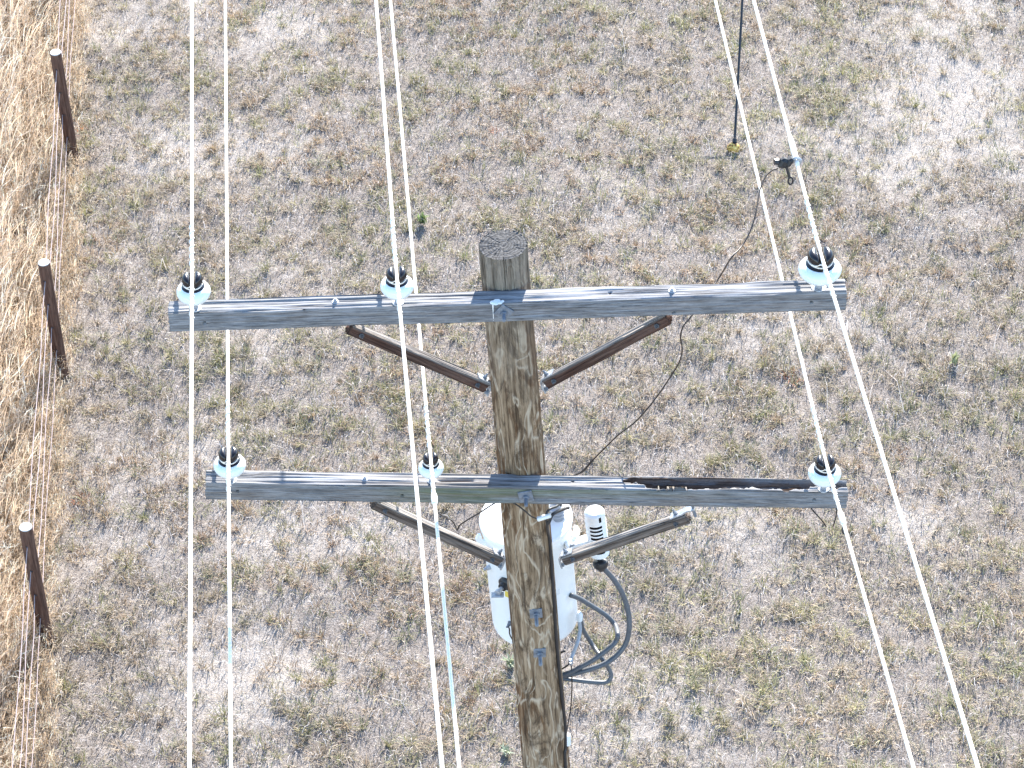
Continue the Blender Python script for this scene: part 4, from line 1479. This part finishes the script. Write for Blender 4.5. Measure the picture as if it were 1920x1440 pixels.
tag(o, 'thin dark wire hanging from the small clamp down to the white pole sleeve', 'wire')

# ------------------------------------------------------------------ slanted black rod anchored in the field
mb_ = at_z(1375, 284, 0.0)
mk = thing('anchor_rod', 'slim black rod slanting up from a stained yellow lump in the grass', 'rod', mb_)
r0_ = at_z(1377.5, 264, .085)
best = None
for k in range(1, 400):                                 # a rod as steep as the sun, so its shadow stays under it
    r1_ = at_z(1392, 0, .085 + k * .004)
    v = r1_ - r0_
    e = abs(math.atan2(v.z, math.hypot(v.x, v.y)) - SUN_EL) if v.y > 0 else 9
    if best is None or e < best[0]:
        best = (e, r1_)
r1_ = best[1]
rd = (r1_ - r0_).normalized()
pl = MB().tube([r0_ + rd * (3.2 * k / 16 - .03) for k in range(17)], [.0105 + .0008 * (k % 4 == 1) for k in range(17)], 12)
pl.lathe([(.019, -.02), (.019, .015), (.012, .02)], 16, zframe(r0_, rd))
pl.build('rod', M_BLACK, mk)
MB().tube([r0_ + rd * (3.1 + 1.2 * k) for k in range(10)], .005, 8).build('guy_wire', M_GALV_DULL, mk)
n, m = 28, 16
V = []
for i in range(m + 1):
    ph = math.pi * i / m
    for k in range(n):
        a = 2 * math.pi * k / n
        rr = .050 * (1 + .16 * float(vnoise(4 + 2.2 * math.cos(a) * math.sin(ph), 7 + 2.2 * math.sin(a) * math.sin(ph) + 2 * math.cos(ph), 44)) - .06)
        V.append((mb_.x + rr * math.sin(ph) * math.cos(a), mb_.y + rr * math.sin(ph) * math.sin(a), .034 + rr * .85 * math.cos(ph)))
Q = [(i * n + k, i * n + (k + 1) % n, (i + 1) * n + (k + 1) % n, (i + 1) * n + k) for i in range(m) for k in range(n)]
my = NT('stained_yellow_foam')
c = my.ramp(my.noise(my.coord(), 45, 5, .7), [(.36, (.05, .025, .012)), (.47, (.38, .19, .035)), (.55, (.70, .46, .11)), (.68, (.80, .64, .28))])
my.set(Base_Color=c, Roughness=.8)
MB().add(V, [Q]).build('base_lump', my.m, mk)

# ------------------------------------------------------------------ single weeds that stand out
M_WEED = attr_mat('weed_leaf', .25)


def weed(px, py, label, cols, nl, ln, tall):
    p = at_z(px, py, 0.0)
    k = nl
    az = np.arange(k) * 2.4 + rng.normal(0, .3, k)
    h = ln * rng.uniform(.6, 1.2, k)
    lean = rng.uniform(.5, 1.5, k) if not tall else rng.uniform(.1, 1.2, k)
    z = np.full(k, .01) + (rng.uniform(0, tall, k) if tall else 0)
    col = pick(k, cols, [1] * len(cols)) * rng.uniform(.8, 1.2, (k, 1))
    v, q, t, kk = blades(np.full(k, 0.) + rng.normal(0, .012, k), np.full(k, 0.) + rng.normal(0, .012, k), z, h, az, lean, h * rng.uniform(.12, .22, k), col)
    v[:, 2] += np.maximum(0, .0)
    me = raw_mesh('weed', v, [q, t], smooth=False)
    tint(me, kk)
    me.materials.append(M_WEED)
    o = bpy.data.objects.new('weed', me)
    put(o, None, Matrix.Translation((p.x, p.y, float(ground_z(np.array(p.x), np.array(p.y))))))
    tag(o, label, 'weed')


weed(793, 420, 'bright green weedy tuft in the grass right of the middle wires', [(.19, .25, .09), (.26, .30, .13), (.14, .19, .08)], 60, .085, .02)
weed(1790, 684, 'pale yellow green weed in the grass right of all the wires', [(.42, .42, .24), (.36, .37, .20)], 40, .08, .03)
weed(957, 1252, 'pale grey green rosette hugging the pole left edge near the lower bolts', [(.36, .38, .25), (.28, .32, .2)], 26, .10, 0)
weed(948, 1415, 'grey green rosette beside the pole at the bottom of the picture', [(.34, .37, .26), (.25, .3, .2)], 26, .09, 0)
